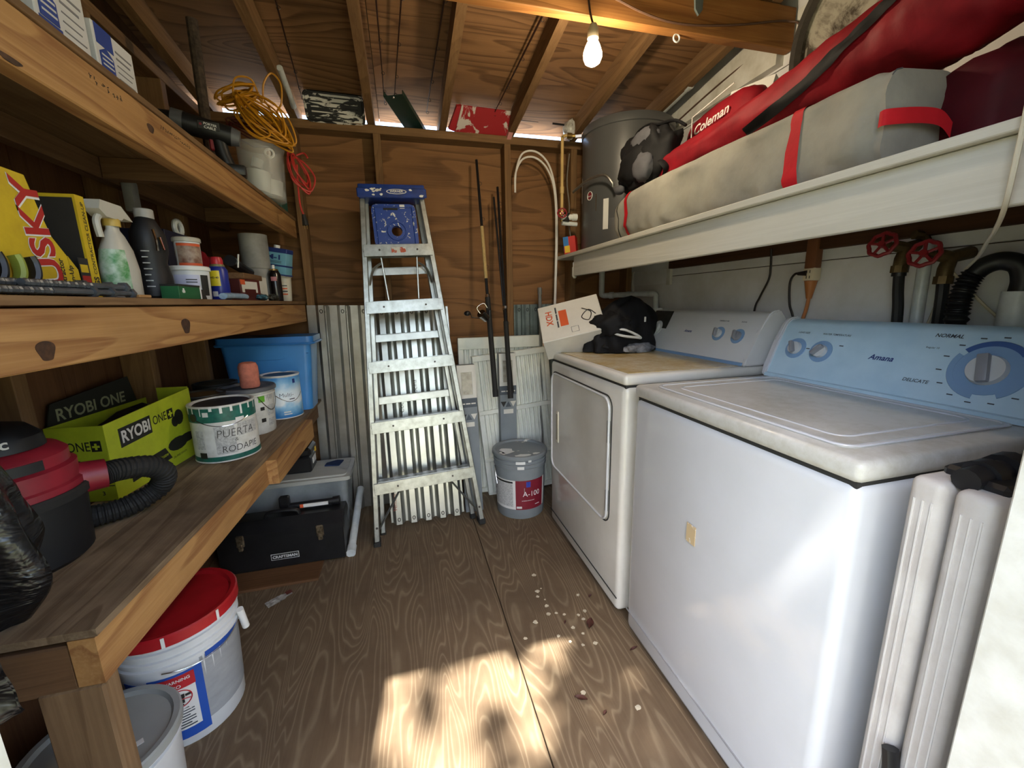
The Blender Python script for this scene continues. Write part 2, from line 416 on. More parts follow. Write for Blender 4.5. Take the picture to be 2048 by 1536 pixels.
# lower shelf
ls = thing('wooden_shelf', 'low sturdy shelf of weathered grey planks on a short post', 'shelf', (-.6, 1.5, 0))
def lo(n, m, b): return b.out(n, m, ls, loc=(.6, -1.5, 0))
lo('plank', SHG, B().prism([(-.531, .74), (-.487, 2.06), (-.487, 2.452), (-.694, 2.452), (-.694, .74)], .676, .690))
lo('plank', SHG, B().prism([(-.698, .74), (-.698, 2.452), (XL + .092, 2.452), (XL + .092, .74)], .676, .690))
def beam(a, b_, z0, z1, th):
    a = V((*a, 0)); b_ = V((*b_, 0)); d = (b_ - a).normalized(); n = V((-d.y, d.x, 0)) * th
    return B().prism([(a.x, a.y), (b_.x, b_.y), (b_.x + n.x, b_.y + n.y), (a.x + n.x, a.y + n.y)], z0, z1)
lo('apron', LUM('Y'), beam((-.534, .738), (-.506, 1.56), .586, .675, .038))
lo('apron', LUM('Y'), beam((-.472, 1.53), (-.46, 2.06), .586, .675, .036))
lo('back_beam', LUMD('Y'), B().bb((-.545, 1.58, .586), (-.51, 2.45, .675)))
lo('cross_joist', LUMD('X'), B().bb((XL + .092, .742, .576), (-.574, .78, .665), .003))
lo('cross_joist', LUMD('X'), B().bb((XL + .092, 2.06, .586), (-.552, 2.10, .675), .003))
lo('ledger', LUMD('Y'), B().bb((XL + .092, .79, .586), (XL + .13, 2.04, .675), .003))
lo('post', wood('post_lumber', '#7f6549', '#614a33', '#94795a', 'Z', 10, 1.5, .8, .5, .45), B().bb((-.632, .739, 0), (-.538, .777, .583), .004))
# white shelf on the right
ws = thing('painted_shelf', 'long white painted shelf above the washer and dryer', 'shelf', (.93, 1.4, 1.34))
def wsp(n, m, b): return b.out(n, m, ws, loc=(-.93, -1.4, -1.34))
WSH = wood('white_painted_board', '#c3c0b6', '#b0ac9f', '#cdcac0', 'Y', 7, 1.0, .5, .1, .15, .5, '#9a958a')
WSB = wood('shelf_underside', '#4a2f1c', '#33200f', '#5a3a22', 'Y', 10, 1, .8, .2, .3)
wsp('shelf_board', WSH, B().bb((.925, .30, 1.453), (1.21, 2.445, 1.472), .002))
wsp('shelf_board', WSH, B().bb((1.213, .30, 1.453), (XR - .019, 2.445, 1.472), .002))
wsp('fascia', WSH, B().bb((.944, .30, 1.345), (.966, 2.215, 1.452), .002))
wsp('ledger', WSB, B().bb((XR - .038, .30, 1.375), (XR - .0005, 2.08, 1.452), .002))
wsp('ledger', WSB, B().bb((XR - .34, .30, 1.40), (XR - .30, 2.4, 1.452), .002))
for y in (.5, 1.1, 1.7, 2.18):
    wsp('cross_joist', WSB, B().bb((.967, y - .019, 1.38), (XR - .345, y + .019, 1.452), .002))
wsp('torn_fascia_end', WHITE2, B().bb((.945, 2.216, 1.333), (.965, 2.235, 1.425), .006).bb((.947, 2.23, 1.34), (.962, 2.25, 1.40), .006))
# ---------------------------------------------------------------- washer and dryer
ENAM = pm('white_enamel', '#cdced1', .075, var=.03, vscale=3, dark='#c6c7c8')
ENAMD = pm('cream_enamel', '#d8d4cb', .12, var=.05, vscale=4, dark='#cbc6bb')
def rusty(name, a, b_, c, amt):
    t = NT(name); f = t.noise(t.co((1, 1, 1)), 3.2, 8.0, .7); g = t.noise(t.co((1, 1, 1)), 38.0, 5.0, .7)
    k = t.math('ADD', t.math('MULTIPLY', f, .7), t.math('MULTIPLY', g, .35))
    col = t.mix(t.ramp(k, [(amt - .1, 0.0), (amt + .05, 1.0)]), a, b_); col = t.mix(t.ramp(k, [(amt + .06, 0.0), (amt + .2, 1.0)]), col, c)
    t.set(Base_Color=col, Roughness=.35, Coat_Weight=.2); MATS[name] = t.m; return t.m
RUST = rusty('rust_stained_enamel', '#d3ccb8', '#bba26c', '#8f6c38', .50)
WTOP = rusty('worn_enamel_top', '#c3c1bb', '#aeaa9e', '#938d7a', .62)
BLUE = pm('console_blue', '#bfd8e4', .35, var=.04, vscale=8, dark='#acc9d8')
BLUED = pm('console_blue_dark', '#3f5f96', .4, var=0); BLUEM = pm('console_blue_mid', '#7f9fc0', .4, var=0); NAVY = pm('print_navy', '#22336f', .5, var=0)
PRINT = pm('print_dark', '#3a3f48', .6, var=0); CONW = pm('console_white', '#dcdbd8', .3, var=.03, vscale=5)
GREYP = pm('grey_plastic', '#8d8d90', .35, var=0); BLKP = pm('black_plastic', '#17171a', .4, var=.05); GAP = pm('painted_seam_shadow', '#2b2a28', .8, var=0)  # dark colour stands in for the shade in seams and the door gap
CHRM = pm('chrome', '#c8c8c8', .15, 1.0, 0); KNOB = pm('knob_silver', '#c9cac8', .28, var=0); DBLK = pm('scuffed_black_film', '#3a3834', .6, var=.2, vscale=50)
def appliance(name, label, cat, x0, x1, y0, y1, zs, zt, body, topm):
    t = thing(name, label, cat, (x0, (y0 + y1) / 2, 0)); oy = (y0 + y1) / 2; hw = (y1 - y0) / 2; D = x1 - x0
    B().bb((.003, -hw + .003, .012), (D, hw - .003, zs - .004), .022, 3).out('cabinet', body, t)
    B().bb((.012, -hw + .012, zs - .012), (D - .01, hw - .012, zs + .006)).out('seam', GAP, t)
    B().bb((0, -hw, zs), (D, hw, zt), .014, 3).out('top', topm, t)
    for sx in (.05, D - .05):
        for sy in (-hw + .06, hw - .06): B().cyl((sx, sy, 0), (sx, sy, .02), .018).out('foot', BLKP, t)
    return t, D, hw
def console(t, D, hw, xb, xt, zb, zt, body, face, cap):
    # slanted control panel with rounded end caps
    prof = [(xb, zb), (xb + .012, zb + .03), (xb + (xt - xb) * .55, zb + (zt - zb) * .62), (xt - .012, zt - .012), (xt + .004, zt), (xt + .03, zt + .004), (D - .01, zt - .03), (D, zb)]
    B().prism([(p[0], p[1]) for p in prof], -hw + .018, hw - .018, 'Y').out('control_panel', face, t)
    pc = [(xb - .006, zb), (xb + .004, zb + .03), (xb + (xt - xb) * .55 - .01, zb + (zt - zb) * .62), (xt - .02, zt - .008), (xt, zt + .008), (xt + .035, zt + .012), (D - .004, zt - .024), (D + .004, zb)]
    for a, b_ in ((-hw, -hw + .018), (hw - .018, hw)):
        b = B(); b.prism(pc, a, b_, 'Y'); bmesh.ops.bevel(b.bm, geom=b.bm.edges[:], offset=.005, segments=2, affect='EDGES'); b.out('end_cap', cap, t)
    p0, p1 = V((xb + .012, 0, zb + .03)), V((xb + (xt - xb) * .55, 0, zb + (zt - zb) * .62)); W = (p1 - p0).normalized()
    p2 = V((xt - .012, 0, zt - .012)); W2 = (p2 - p1).normalized()
    def at(y, s):   # point on the face: y across, s up the slope from 0 to 1
        L1 = (p1 - p0).length; L2 = (p2 - p1).length; d = s * (L1 + L2)
        p = p0 + W * d if d < L1 else p1 + W2 * (d - L1)
        w = W if d < L1 else W2
        return V((p.x, y, p.z)), w, V((0, -1, 0))
    return at
def knob(t, at, y, s, r, dial, body=None, ang=.3):
    body = GREYP if body is GREYP else KNOB
    p, W, U = at(y, s); N = U.cross(W)
    Mx = Matrix((( U.x, W.x, N.x, p.x), (U.y, W.y, N.y, p.y), (U.z, W.z, N.z, p.z), (0, 0, 0, 1)))
    B().lathe([(r * .7, 0), (r * .7, .0016), (r * 1.18, .0016), (r * 1.2, 0)], 28, M=Mx).out('dial_ring', dial, t)
    k = B().lathe([(r * .72, 0), (r * .72, .004), (r * .66, .013), (0, .014)], 28, M=Mx).out('knob', body, t)
    B().box((0, 0, 0), (r * .42, r * 1.35, .016), .004, 2, M=Mx @ Matrix.Translation((0, 0, .02)) @ Matrix.Rotation(ang, 4, 'Z')).out('grip', GREYP, k)
    return Mx
def ptext(t, at, s, y, sl, h, m, shear=0.0, bold=.01):
    p, W, U = at(y, sl); return text(t, s, m, p, U, W, height=h, shear=shear, bold=bold, lift=.0015)

wsh, D, hw = appliance('washing_machine', 'white top-load washing machine with light blue control panel', 'washer', .724, 1.405, .470, 1.178, .893, .934, ENAM, WTOP)
# lid with raised rim and recessed field
def rimtube(t, x0, x1, y0, y1, z, rad, r, m, nm):
    pts = [(p[0], p[1], z) for p in rrect(x1 - x0, y1 - y0, rad, 6, (x0 + x1) / 2, (y0 + y1) / 2)]
    return B().tube(pts, r, 8, closed=True, flat=.5).out(nm, m, t)
B().prism(rrect(.47, .60, .03, 5, .275, 0), .9345, .9375).out('lid', WTOP, wsh)
rimtube(wsh, .045, .50, -.295, .295, .937, .03, .006, ENAM, 'lid_rim'); rimtube(wsh, .09, .47, -.25, .25, .9375, .03, .0045, ENAM, 'lid_rim')
at = console(wsh, D, hw, .516, .605, .936, 1.128, ENAM, BLUE, ENAM)
B().prism([(.505, .936), (.53, .936), (.534, .95), (.509, .947)], -hw + .02, hw - .02, 'Y').out('panel_lip', BLUE, wsh)
yw = lambda Y: Y - .824
knob(wsh, at, yw(1.092), .47, .030, BLUEM, CHRM, .5); knob(wsh, at, yw(1.004), .46, .030, BLUEM, CHRM, -.7)
Mk = knob(wsh, at, yw(.612), .46, .050, BLUEM, CHRM, .25)
for a, b_, m_ in ((R(-60), R(35), BLUEM), (R(150), R(265), BLUEM), (R(40), R(140), BLUED)):
    B().lathe([(.058, .0005), (.058, .002), (.070, .002), (.071, .0005)], 16, (0, 0, 0), a, b_, M=Mk).out('dial_scale', m_, wsh)
for i in range(14):
    a = R(i * 360 / 14 + 8); c_, s_ = math.cos(a), math.sin(a)
    B().box((.086 * c_, .080 * s_, .001), (.011, .0025, .001), M=Mk).out('dial_mark', PRINT, wsh)
ptext(wsh, at, 'Amana', yw(.862), .42, .016, NAVY, .3, .02)
ptext(wsh, at, 'LOAD SIZE', yw(1.105), .80, .006, PRINT, .2); ptext(wsh, at, 'WATER TEMPERATURE', yw(1.02), .80, .006, PRINT, .2)
ptext(wsh, at, 'NORMAL', yw(.735), .90, .010, PRINT, .25, .02); ptext(wsh, at, 'Regular 10', yw(.742), .70, .006, PRINT); ptext(wsh, at, 'DELICATE', yw(.76), .14, .009, PRINT, .2)
for sx, sy, w_ in ((yw(1.115), .48, 1), (yw(1.055), .48, 1), (yw(1.03), .60, 1), (yw(.955), .60, 1)):
    p, W, U = at(sx, sy); patch(wsh, 'dial_mark', PRINT, p, U, W, .012, .003)
B().bb((-.0012, .02, .545), (.0006, .055, .60)).out('tape_scrap', splat('tape', '#c9b188', '#e9e6df', .55, 40, .7), wsh)

B().bb((-.001, -hw + .005, .085), (.0035, hw - .005, .0872)).out('kick_seam', pm('seam_grey', '#8a8a8c', .6, var=0), wsh)
dry, D, hw = appliance('clothes_dryer', 'cream white clothes dryer with rust-stained top beside the washer', 'dryer', .72, 1.395, 1.232, 1.985, .915, .953, ENAMD, ENAMD)
B().bb((.03, -hw + .03, .9535), (.50, hw - .03, .9555)).out('stained_top_field', RUST, dry)
yd = lambda Y: Y - 1.6085
# door: rounded panel with bead, recessed handle, hinges
dp = rrect(.615, .50, .045, 6, yd(1.635), .60)
B().prism(dp, -.004, .02, 'X').out('door', ENAMD, dry)
dr = B().tube([(-.005, p[0], p[1]) for p in dp], .005, 8, closed=True).out('door_bead', ENAM, dry)
B().tube([(.002, p[0] * 1.0 + (p[0] - yd(1.635)) * .03, .60 + (p[1] - .60) * 1.03) for p in dp], .003, 6, closed=True).out('door_gap', GAP, dry)
hd = B().bb((-.009, yd(1.845), .50), (.003, yd(1.875), .665), .006, 2).out('handle', pm('handle_cream', '#ddd6c0', .4, var=.05), dry)
B().bb((-.0095, yd(1.854), .515), (-.008, yd(1.868), .65)).out('handle_recess', pm('handle_hollow', '#a39a80', .6, var=.1), hd)
for z in (.72, .44):
    B().bb((-.008, yd(1.326), z - .045), (.003, yd(1.338), z + .045), .002).out('hinge', pm('hinge_steel', '#5a5854', .4, .8, 0), dry)
B().bb((-.001, -hw + .005, .074), (.003, hw - .005, .0765)).out('kick_seam', GAP, dry)
at = console(dry, D, hw, .50, .605, .955, 1.15, ENAMD, CONW, CONW)
B().prism([(.493, .955), (.515, .955), (.519, .968), (.497, .966)], -hw + .02, hw - .02, 'Y').out('panel_lip', BLUEM, dry)
p, W, U = at(yd(1.95), .50); patch(dry, 'scuffed_panel', DBLK, p, U, W, .15, .095, .0012)
knob(dry, at, yd(1.875), .50, .034, CONW, CHRM, .6); knob(dry, at, yd(1.44), .50, .026, BLUEM, CHRM, .3); knob(dry, at, yd(1.335), .48, .026, BLUEM, GREYP, .3)
ptext(dry, at, 'Amana', yd(1.655), .46, .013, NAVY, .3, .02); ptext(dry, at, 'TEMPERATURE', yd(1.47), .82, .006, PRINT); ptext(dry, at, 'SIGNAL', yd(1.35), .82, .006, PRINT)
for q in range(4):
    p, W, U = at(yd(1.945), .34 - q * .08); patch(dry, 'dial_mark', PRINT, p, U, W, .016 - q * .002, .004)
# ---------------------------------------------------------------- things along the back wall
ALU = pm('brushed_aluminium', '#b4b6b3', .32, .85, .06, 12, '#989a96', bump=.05)
ALUW = pm('bright_aluminium', '#b2b4b0', .33, .9, .06, 30, '#94968f')
LBLU = splat('paint_splashed_blue', '#1f3f8f', '#cfd2cf', .60, 44, .4)
LBLU2 = pm('ladder_blue', '#1d3c8c', .4, var=.08, vscale=20, dark='#152c66')
RUB = pm('black_rubber', '#1a1918', .75, var=.1)
WPL = pm('white_plastic', '#dfe0dc', .35, var=.03)
def ladder():
    t = thing('step_ladder', 'folded aluminium step ladder with blue top leaning by the back wall', 'ladder', (.063, 2.030, 0), (R(-8.2), R(-2.2), R(3.5)))
    H = 1.785
    def rail(sx, w0, w1, y0, y1, z1, th, dp, nm, m):
        a = V((sx * w0, y0, .022)); b_ = V((sx * w1, y1, z1)); b = B()
        for off, d in ((0, (th, dp)),):
            vs = [b.bm.verts.new(p + V((x, y, 0))) for p in (a, b_) for x, y in ((-th/2, -dp/2), (th/2, -dp/2), (th/2, dp/2), (-th/2, dp/2))]
            for i in range(4): b.bm.faces.new((vs[i], vs[(i+1) % 4], vs[4 + (i+1) % 4], vs[4 + i]))
            b.bm.faces.new(vs[:4][::-1]); b.bm.faces.new(vs[4:])
        bmesh.ops.bevel(b.bm, geom=b.bm.edges[:], offset=.003, affect='EDGES')
        return b.out(nm, m, t)
    wz = lambda z: .275 - (.275 - .140) * z / H
    for sx in (-1, 1):
        r_ = rail(sx, .275, .140, 0, 0, H, .026, .062, 'front_rail', ALUW)
        for z in (.10, .30, .61, .91, 1.21, 1.48):
            B().cyl((sx * wz(z), -.033, z), (sx * wz(z), -.030, z), .006, n=8).out('rivet', NAIL, r_)
        B().bb((sx * .275 - .018, -.038, 0), (sx * .275 + .018, .036, .03), .004).out('foot', RUB, t)
        rail(sx, .245, .125, .085, .05, H - .03, .024, .03, 'rear_rail', ALU)
        B().bb((sx * .245 - .015, .066, 0), (sx * .245 + .015, .104, .03), .004).out('foot', RUB, t)
        B().tube([(sx * (wz(.07) - .01), .03, .07), (sx * .125, .015, .275)], .016, 6, flat=.35).out('corner_brace', ALU, t)
        sp = B().tube([(sx * .088, -.012, 1.455), (sx * .082, -.006, 1.36), (sx * .075, .0, 1.245)], .0045, 6).out('spreader', ALU, t)
        B().tube(spline([(sx * (wz(1.42) - .01), .02, 1.33), (sx * (wz(1.42) - .035), .01, 1.40), (sx * .09, .0, 1.43)], 4), .011, 6, flat=.4).out('hinge_arm', ALU, sp)
    for i, z in enumerate((.300, .610, .912, 1.207, 1.485)):
        w = wz(z) + .004
        s_ = B().bb((-w, -.040, z - .030), (w, -.034, z + .028), .001).bb((-w, -.034, z + .018), (w, .045, z + .028), .002).bb((-w, .039, z - .02), (w, .045, z + .02), .001).out('step', ALUW, t)
        for k in range(5): B().bb((-w + .02, -.028 + k * .014, z + .0275), (w - .02, -.022 + k * .014, z + .031)).out('tread_rib', ALU, s_)
        if i == 4: B().bb((-.035, -.0408, z - .014), (.035, -.0395, z + .012), .0).out('worn_sticker', splat('red_sticker', '#b9bab5', '#a5482c', .5, 40, .5, 0), s_)
        for sx in (-1, 1): B().cyl((sx * w * .55, -.043, z), (sx * w * .55, -.039, z), .005, n=8).out('rivet', NAIL, s_)
    for z in (.735, 1.06, 1.40):
        w = .245 - .12 * z / H; y = .085 - .035 * z / H
        B().bb((-w, y - .008, z - .02), (w, y - .002, z + .02), .001).bb((-w, y - .008, z + .014), (w, y + .012, z + .02), .001).out('rear_bar', ALU, t)
    c = B().bb((-.158, -.062, 1.735), (.158, .075, 1.795), .006, 2).bb((-.165, -.066, 1.73), (.165, -.058, 1.775), .004).out('top_cap', LBLU2, t)
    for i in range(16):
        rr = random.Random(i); x = rr.uniform(-.15, .15) if i > 5 else rr.uniform(-.10, -.05); z = rr.uniform(1.737, 1.772); d = rr.uniform(.004, .012)
        B().prism([(x + d * math.cos(a) * rr.uniform(.6, 1.4), z + d * .6 * math.sin(a)) for a in [k * math.tau / 9 for k in range(9)]], -.0668, -.0655, 'Y').out('paint_fleck', WPL, c)
    B().prism([(.02 + .048 * math.cos(a), 1.757 + .012 * math.sin(a)) for a in [k * math.tau / 28 for k in range(28)]], -.0672, -.0655, 'Y').out('logo_oval', WPL, c)
    B().prism([(.02 + .044 * math.cos(a), 1.757 + .0095 * math.sin(a)) for a in [k * math.tau / 28 for k in range(28)]], -.0675, -.0655, 'Y').out('logo_field', LBLU2, c)
    text(c, 'WERNER', WPL, (-.012, -.0675, 1.7525), (1, 0, 0), (0, 0, 1), width=.064, bold=.02, name='logo_lettering')
    # fold-up paint shelf with round opening
    s_ = B(); O = []
    for k in range(48):
        a = k * math.tau / 48; m_ = max(abs(math.cos(a)), abs(math.sin(a))); q_ = min(.1075 / m_, .142); O.append((q_ * math.cos(a), 1.61 + q_ * math.sin(a)))
    hx, hz, hr = .005, 1.585, .026
    n = len(O); I = [(hx + hr * math.cos(math.atan2(p[1] - 1.61, p[0])), hz + hr * math.sin(math.atan2(p[1] - 1.61, p[0]))) for p in O]
    for y, flip in ((-.012, 1), (.014, 0)):
        vo = [s_.bm.verts.new((p[0], y, p[1])) for p in O]; vi = [s_.bm.verts.new((p[0], y, p[1])) for p in I]
        if flip: fo, fi = vo, vi
        for i in range(n): s_.bm.faces.new((vo[i], vo[(i+1) % n], vi[(i+1) % n], vi[i]))
    for i in range(n):
        s_.bm.faces.new((fo[i], fo[(i+1) % n], vo[(i+1) % n], vo[i])); s_.bm.faces.new((fi[i], fi[(i+1) % n], vi[(i+1) % n], vi[i]))
    ps = s_.out('paint_shelf', LBLU, t)
    B().tube([(hx + .045 * math.cos(a), -.013, hz + .045 * math.sin(a)) for a in [k * math.tau / 24 for k in range(24)]], .004, 6, closed=True).out('rim', LBLU, ps)
    B().tube([(-.09, -.013, 1.51), (-.09, -.013, 1.70), (.09, -.013, 1.70), (.09, -.013, 1.51)], .004, 6, closed=True).out('rim', LBLU, ps)
    B().bb((-.05, -.014, 1.688), (.02, -.011, 1.704), .003).out('grip_slot', RUB, ps); B().bb((.03, -.0145, 1.695), (.055, -.0115, 1.715), .002).out('paint_fleck', WPL, ps)
    return t
ladder()

# corrugated metal storm panels
def corrug(name, label, x0, y0, x1, y1, H, W, pitch, dep, mat, th=.0012, group=None, roll=0.0, yaw=0.0, fr=(.14, .24), z0=.002):
    L = math.hypot(y1 - y0, H); tilt = math.atan2(y1 - y0, H)
    t = thing(name, label, 'metal panel', (x0, y0, z0), (-tilt, roll, yaw), group)
    pr = []; x = -W / 2
    a = pitch * fr[0]; s_ = pitch * fr[1]
    while x < W / 2 - pitch * .5:
        w2 = pitch - a - 2 * s_; pr += [(x, 0), (x + a, 0), (x + a + s_, dep), (x + a + s_ + w2, dep)]; x += pitch
    pr += [(x, 0), (x + a, 0)]
    b = B(); poly = [(p[0], -p[1]) for p in pr] + [(p[0], -p[1] + th) for p in pr[::-1]]
    A = [b.bm.verts.new((p[0], p[1], 0)) for p in poly]; C = [b.bm.verts.new((p[0], p[1], L)) for p in poly]; n = len(poly); h = n // 2
    for i in range(n): b.bm.faces.new((A[i], A[(i+1) % n], C[(i+1) % n], C[i]))
    for q in (A, C):
        for i in range(h - 1): b.bm.faces.new((q[i], q[i+1], q[n - 2 - i], q[n - 1 - i]))
    o = b.out('sheet', mat, t, ang=22 if fr[0] > .4 else 10)
    ridges = [i for i in range(0, len(pr)) if pr[i][1] > 0][::2]
    for i in ridges:
        cx = pr[i][0] + (pr[i + 1][0] - pr[i][0]) / 2
        for zz in (.03, L - .03):
            B().tube([(cx + .007 * math.cos(q), -dep - .0006, zz + (.012 * math.sin(q) if math.sin(q) < 0 else .007 * math.sin(q))) for q in [k * math.tau / 10 for k in range(10)]], .0018, 4, closed=True).out('keyhole', RUB, t)
    return t, pr, a, dep, L
GALV = pm('galvanised_sheet', '#c6c7c3', .3, .9, .14, 5, '#9f9b92', bump=.04)
GALV2 = pm('pale_aluminium_sheet', '#bcbdb7', .28, .85, .08, 4, '#9c9d96')
GALD = pm('dull_zinc_sheet', '#7d8a88', .55, .6, .12, 14, '#66716f')
PEN = pm('marker_ink', '#3c3a36', .7, var=0); PENR = pm('red_pencil', '#9a4a38', .7, var=0)
pn = corrug('storm_panel', 'front corrugated aluminium panel with handwriting behind the ladder', .045, 2.200, 0, 2.420, 1.185, .385, .080, .050, GALV2, roll=R(-.8))
t, pr, a, dep, L = pn
for k, (s_, z0, h, m) in {1: ('Ventana', .08, .020, PENR), 3: ('Cocina', .62, .024, PEN), 5: ('Cocina', .70, .024, PEN)}.items():
    i = [j for j in range(len(pr)) if pr[j][1] > 0][::2][min(k // 2, 4)]
    text(t, s_, m, (pr[i][0] + a * .85, -dep, z0), (0, 0, 1), (-1, 0, 0), height=h, bold=-.005, shear=.2, lift=.0008, name='handwriting')
corrug('storm_panel', 'second corrugated aluminium panel stacked behind the handwritten one', .045, 2.204, 0, 2.424, 1.182, .385, .080, .050, GALV2, roll=R(-.8))
corrug('storm_panel', 'shiny galvanised corrugated panel standing beside the blue storage bin', -.365, 2.441, 0, 2.450, 1.205, .335, .108, .03, GALV, roll=R(1.2), fr=(.41, .17))
corrug('storm_panel', 'rear galvanised corrugated panel in the left back corner', -.355, 2.447, 0, 2.457, 1.20, .335, .108, .03, GALV, roll=R(1.2), fr=(.41, .17))
corrug('storm_panel', 'dull zinc panel standing behind the carton on the dryer', .845, 2.522, 0, 2.532, 1.15, .34, .055, .012, GALD, z0=.040)

# PVC pipe lying on the floor
pp = thing('pvc_pipe', 'white plastic pipe with end cap leaning on the floor near the ladder', 'pipe', (-.33, 1.94, 0))
PVC = pm('pvc_white', '#cfd3d2', .35, var=.04, vscale=20, dark='#b5bab8')
B().cyl((0, 0, .022), (.012, .43, .14), .019, n=14).out('tube', PVC, pp)
B().cyl((0, -.012, .020), (.001, .035, .0285), .023, n=14).out('end_cap', PVC, pp)
B().cyl((.012, .42, .136), (.0122, .45, .144), .02, n=14).out('end_cap', PVC, pp)

# white ribbed panels
RIB = pm('white_ribbed_aluminium', '#e0e2da', .45, .1, .06, 8, '#cccfc5')
def ribbed(name, label, loc, rot, W, H, rails, ribs, y_):
    t = thing(name, label, 'panel', loc, rot)
    B().bb((-W/2, -.018, 0), (-W/2 + .03, .018, H), .002).out('stile', RIB, t); B().bb((W/2 - .03, -.018, 0), (W/2, .018, H), .002).out('stile', RIB, t)
    for z0, z1 in rails: B().bb((-W/2, -.022, z0), (W/2, .012, z1), .002).out('rail', RIB, t)
    n = ribs; w = (W - .06) / n
    rib0 = None
    for i in range(n):
        x = -W/2 + .03 + (i + .5) * w
        if rib0 is None: rib0 = B().prism([(-w/2, .006), (-w/2, 0), (-w*.3, -.002), (-w*.22, -.011), (w*.22, -.011), (w*.3, -.002), (w/2, 0), (w/2, .006)], .02, H - .01, 'Z').out('slat', RIB, t, loc=(x, 0, 0), ang=20); o = rib0
        else: o = rib0.copy(); COL.objects.link(o); o.location = (x, 0, 0)
    return t
ribbed('louvred_panel', 'rear white ribbed metal panel with broad top rail against the wall', (.570, 2.436, .002), (R(-.3), 0, 0), .545, .995, ((.0, .03), (.93, 1.0)), 17, 0)
ribbed('louvred_panel', 'front white ribbed metal panel tilted between the cartons', (.690, 2.392, .002), (R(-.6), R(-5.0), 0), .48, .915, ((.0, .03), (.24, .262), (.545, .572), (.88, .915)), 16, 0)
# two slim cartons
CWH = pm('carton_white', '#d8d5cc', .6, var=.05); CGR = pm('carton_grey', '#7f868b', .6, var=.06); CDK = pm('carton_slate', '#4b545d', .6, var=.05)
def slim(label, loc, rot, H):
    t = thing('slim_carton', label, 'carton', loc, rot)
    B().bb((-.051, -.026, 0), (.051, .026, H), .0015).out('body', CGR, t)
    B().bb((-.0515, -.0268, H * .785), (.0515, -.02, H + .0005)).out('white_sleeve', CWH, t)
    B().bb((-.0515, -.0272, H * .725), (.0515, -.02, H * .785)).out('title_band', CDK, t)
    B().bb((-.030, -.0276, H * .81), (.030, -.02, H * .955)).out('window', pm('carton_window', '#b9b4a8', .25, var=.15, vscale=30, dark='#8c8678'), t)
    pts = [(-.03, -.0282, H * .81), (.03, -.0282, H * .81), (.03, -.0282, H * .955), (-.03, -.0282, H * .955)]
    B().tube(pts, .0015, 4, closed=True).out('window_edge', CWH, t)
    for k in range(3):
        x = -.03 + k * .03; z = H * .66; up_ = 1 if k % 2 else -1
        B().prism([(x - .018, z - up_ * .017), (x + .018, z - up_ * .017), (x, z + up_ * .017)], -.0275, -.02, 'Y').out('triangle_badge', (CDK if k != 2 else CWH) if k else BLKP, t)
    B().bb((-.03, -.0275, H * .595), (.03, -.02, H * .625)).out('sticker', CWH, t)
    for q in range(3): B().bb((-.042 + q * .03, -.0276, H * .745), (-.042 + q * .03 + .025, -.02, H * .753)).out('title_print', CWH, t)
    return t
slim('slim grey and white carton standing next to the ladder foot', (.325, 2.215, .002), (R(-1.5), R(-1.0), R(0)), .868)
slim('slim grey and white carton half hidden behind the grey paint bucket', (.576, 2.350, .002), (R(-.2), R(0), R(0)), .907)

# fishing rods standing by the stud
RODB = pm('rod_black', '#15161a', .3, var=.05); RODT = pm('rod_cork_tan', '#b49a66', .6, var=.1, vscale=60); RODR = pm('rod_brown', '#2c1a14', .35, var=.05)
def guides(b, p0, p1, ts, r):
    d = (p1 - p0)
    for q in ts:
        c = p0 + d * q
        pts = [c + V((math.cos(a) * r * 1.1 + r * 1.0, -.004, math.sin(a) * r)) for a in [k * math.tau / 10 for k in range(10)]]
        b.tube(pts, .0011, 5, closed=True)
def rod(label, butt, tip, reel, grip, tan=None, thick=.009, guide=(.55, .75, .9)):
    butt = V(butt); tip = V(tip); d = tip - butt
    t = thing('fishing_rod', label, 'fishing rod', butt)
    B().tube([d * q for q in (0, .3, .6, .8, 1)], thick * .9, 8, rr=lambda q: 1 - .25 * q).out('blank', RODB, t)
    B().tube([d * q for q in (-.005, .02, .03, grip * .45, grip)], thick * 1.5, 10, rr=lambda q: 1.05 if q < .3 else .95).out('grip', RUB, t)
    if tan: B().tube([d * q for q in (tan[0], tan[1])], thick * .95, 8).out('wrap', RODT, t)
    for q in guide:
        b = B(); guides(b, V((0, 0, 0)), d, (q,), .009); b.out('line_guide', RODB, t)
    for q in (.18, .33, .42): B().cyl(d * q, d * (q + .012), thick * 1.25, n=10).out('ferrule', CHRM, t)
    if reel:
        c = d * reel
        r_ = B().cyl(c + V((-.02, -.02, .0)), c + V((-.055, -.045, .03)), .022, .026, 14).out('reel', CHRM, t)
        B().tube([c + V((0, -.008, .0)), c + V((-.022, -.02, .0))], .006, 6).out('reel_foot', RODB, r_)
        B().tube(spline([c + V((-.05, -.04, .02)), c + V((-.075, -.04, .06)), c + V((-.04, -.05, .085)), c + V((-.02, -.05, .06))], 5), .002, 5).out('bail', CHRM, r_)
        B().tube([c + V((-.035, -.03, .0)), c + V((-.105, -.03, .01)), c + V((-.11, -.03, .03))], .003, 6).ball(c + V((-.128, -.03, .032)), .019, sz=.75, n=10).out('crank', RODB, r_)
        B().box(c + V((.0, -.009, 0)), (.016, .014, .10), .004).out('reel_seat', RODB, t)
    return t
rod('spinning rod with silver reel and tan wrapped shaft leaning on the wall', (.470, 2.195, .69), (.450, 2.445, 1.99), .33, .42, (.50, .72), .0105)
rod('black fishing rod just left of the wall stud, without a tan wrap', (.556, 2.19, .675), (.568, 2.448, 1.855), .0, .36, None, .010, (.35, .62, .8, .92))
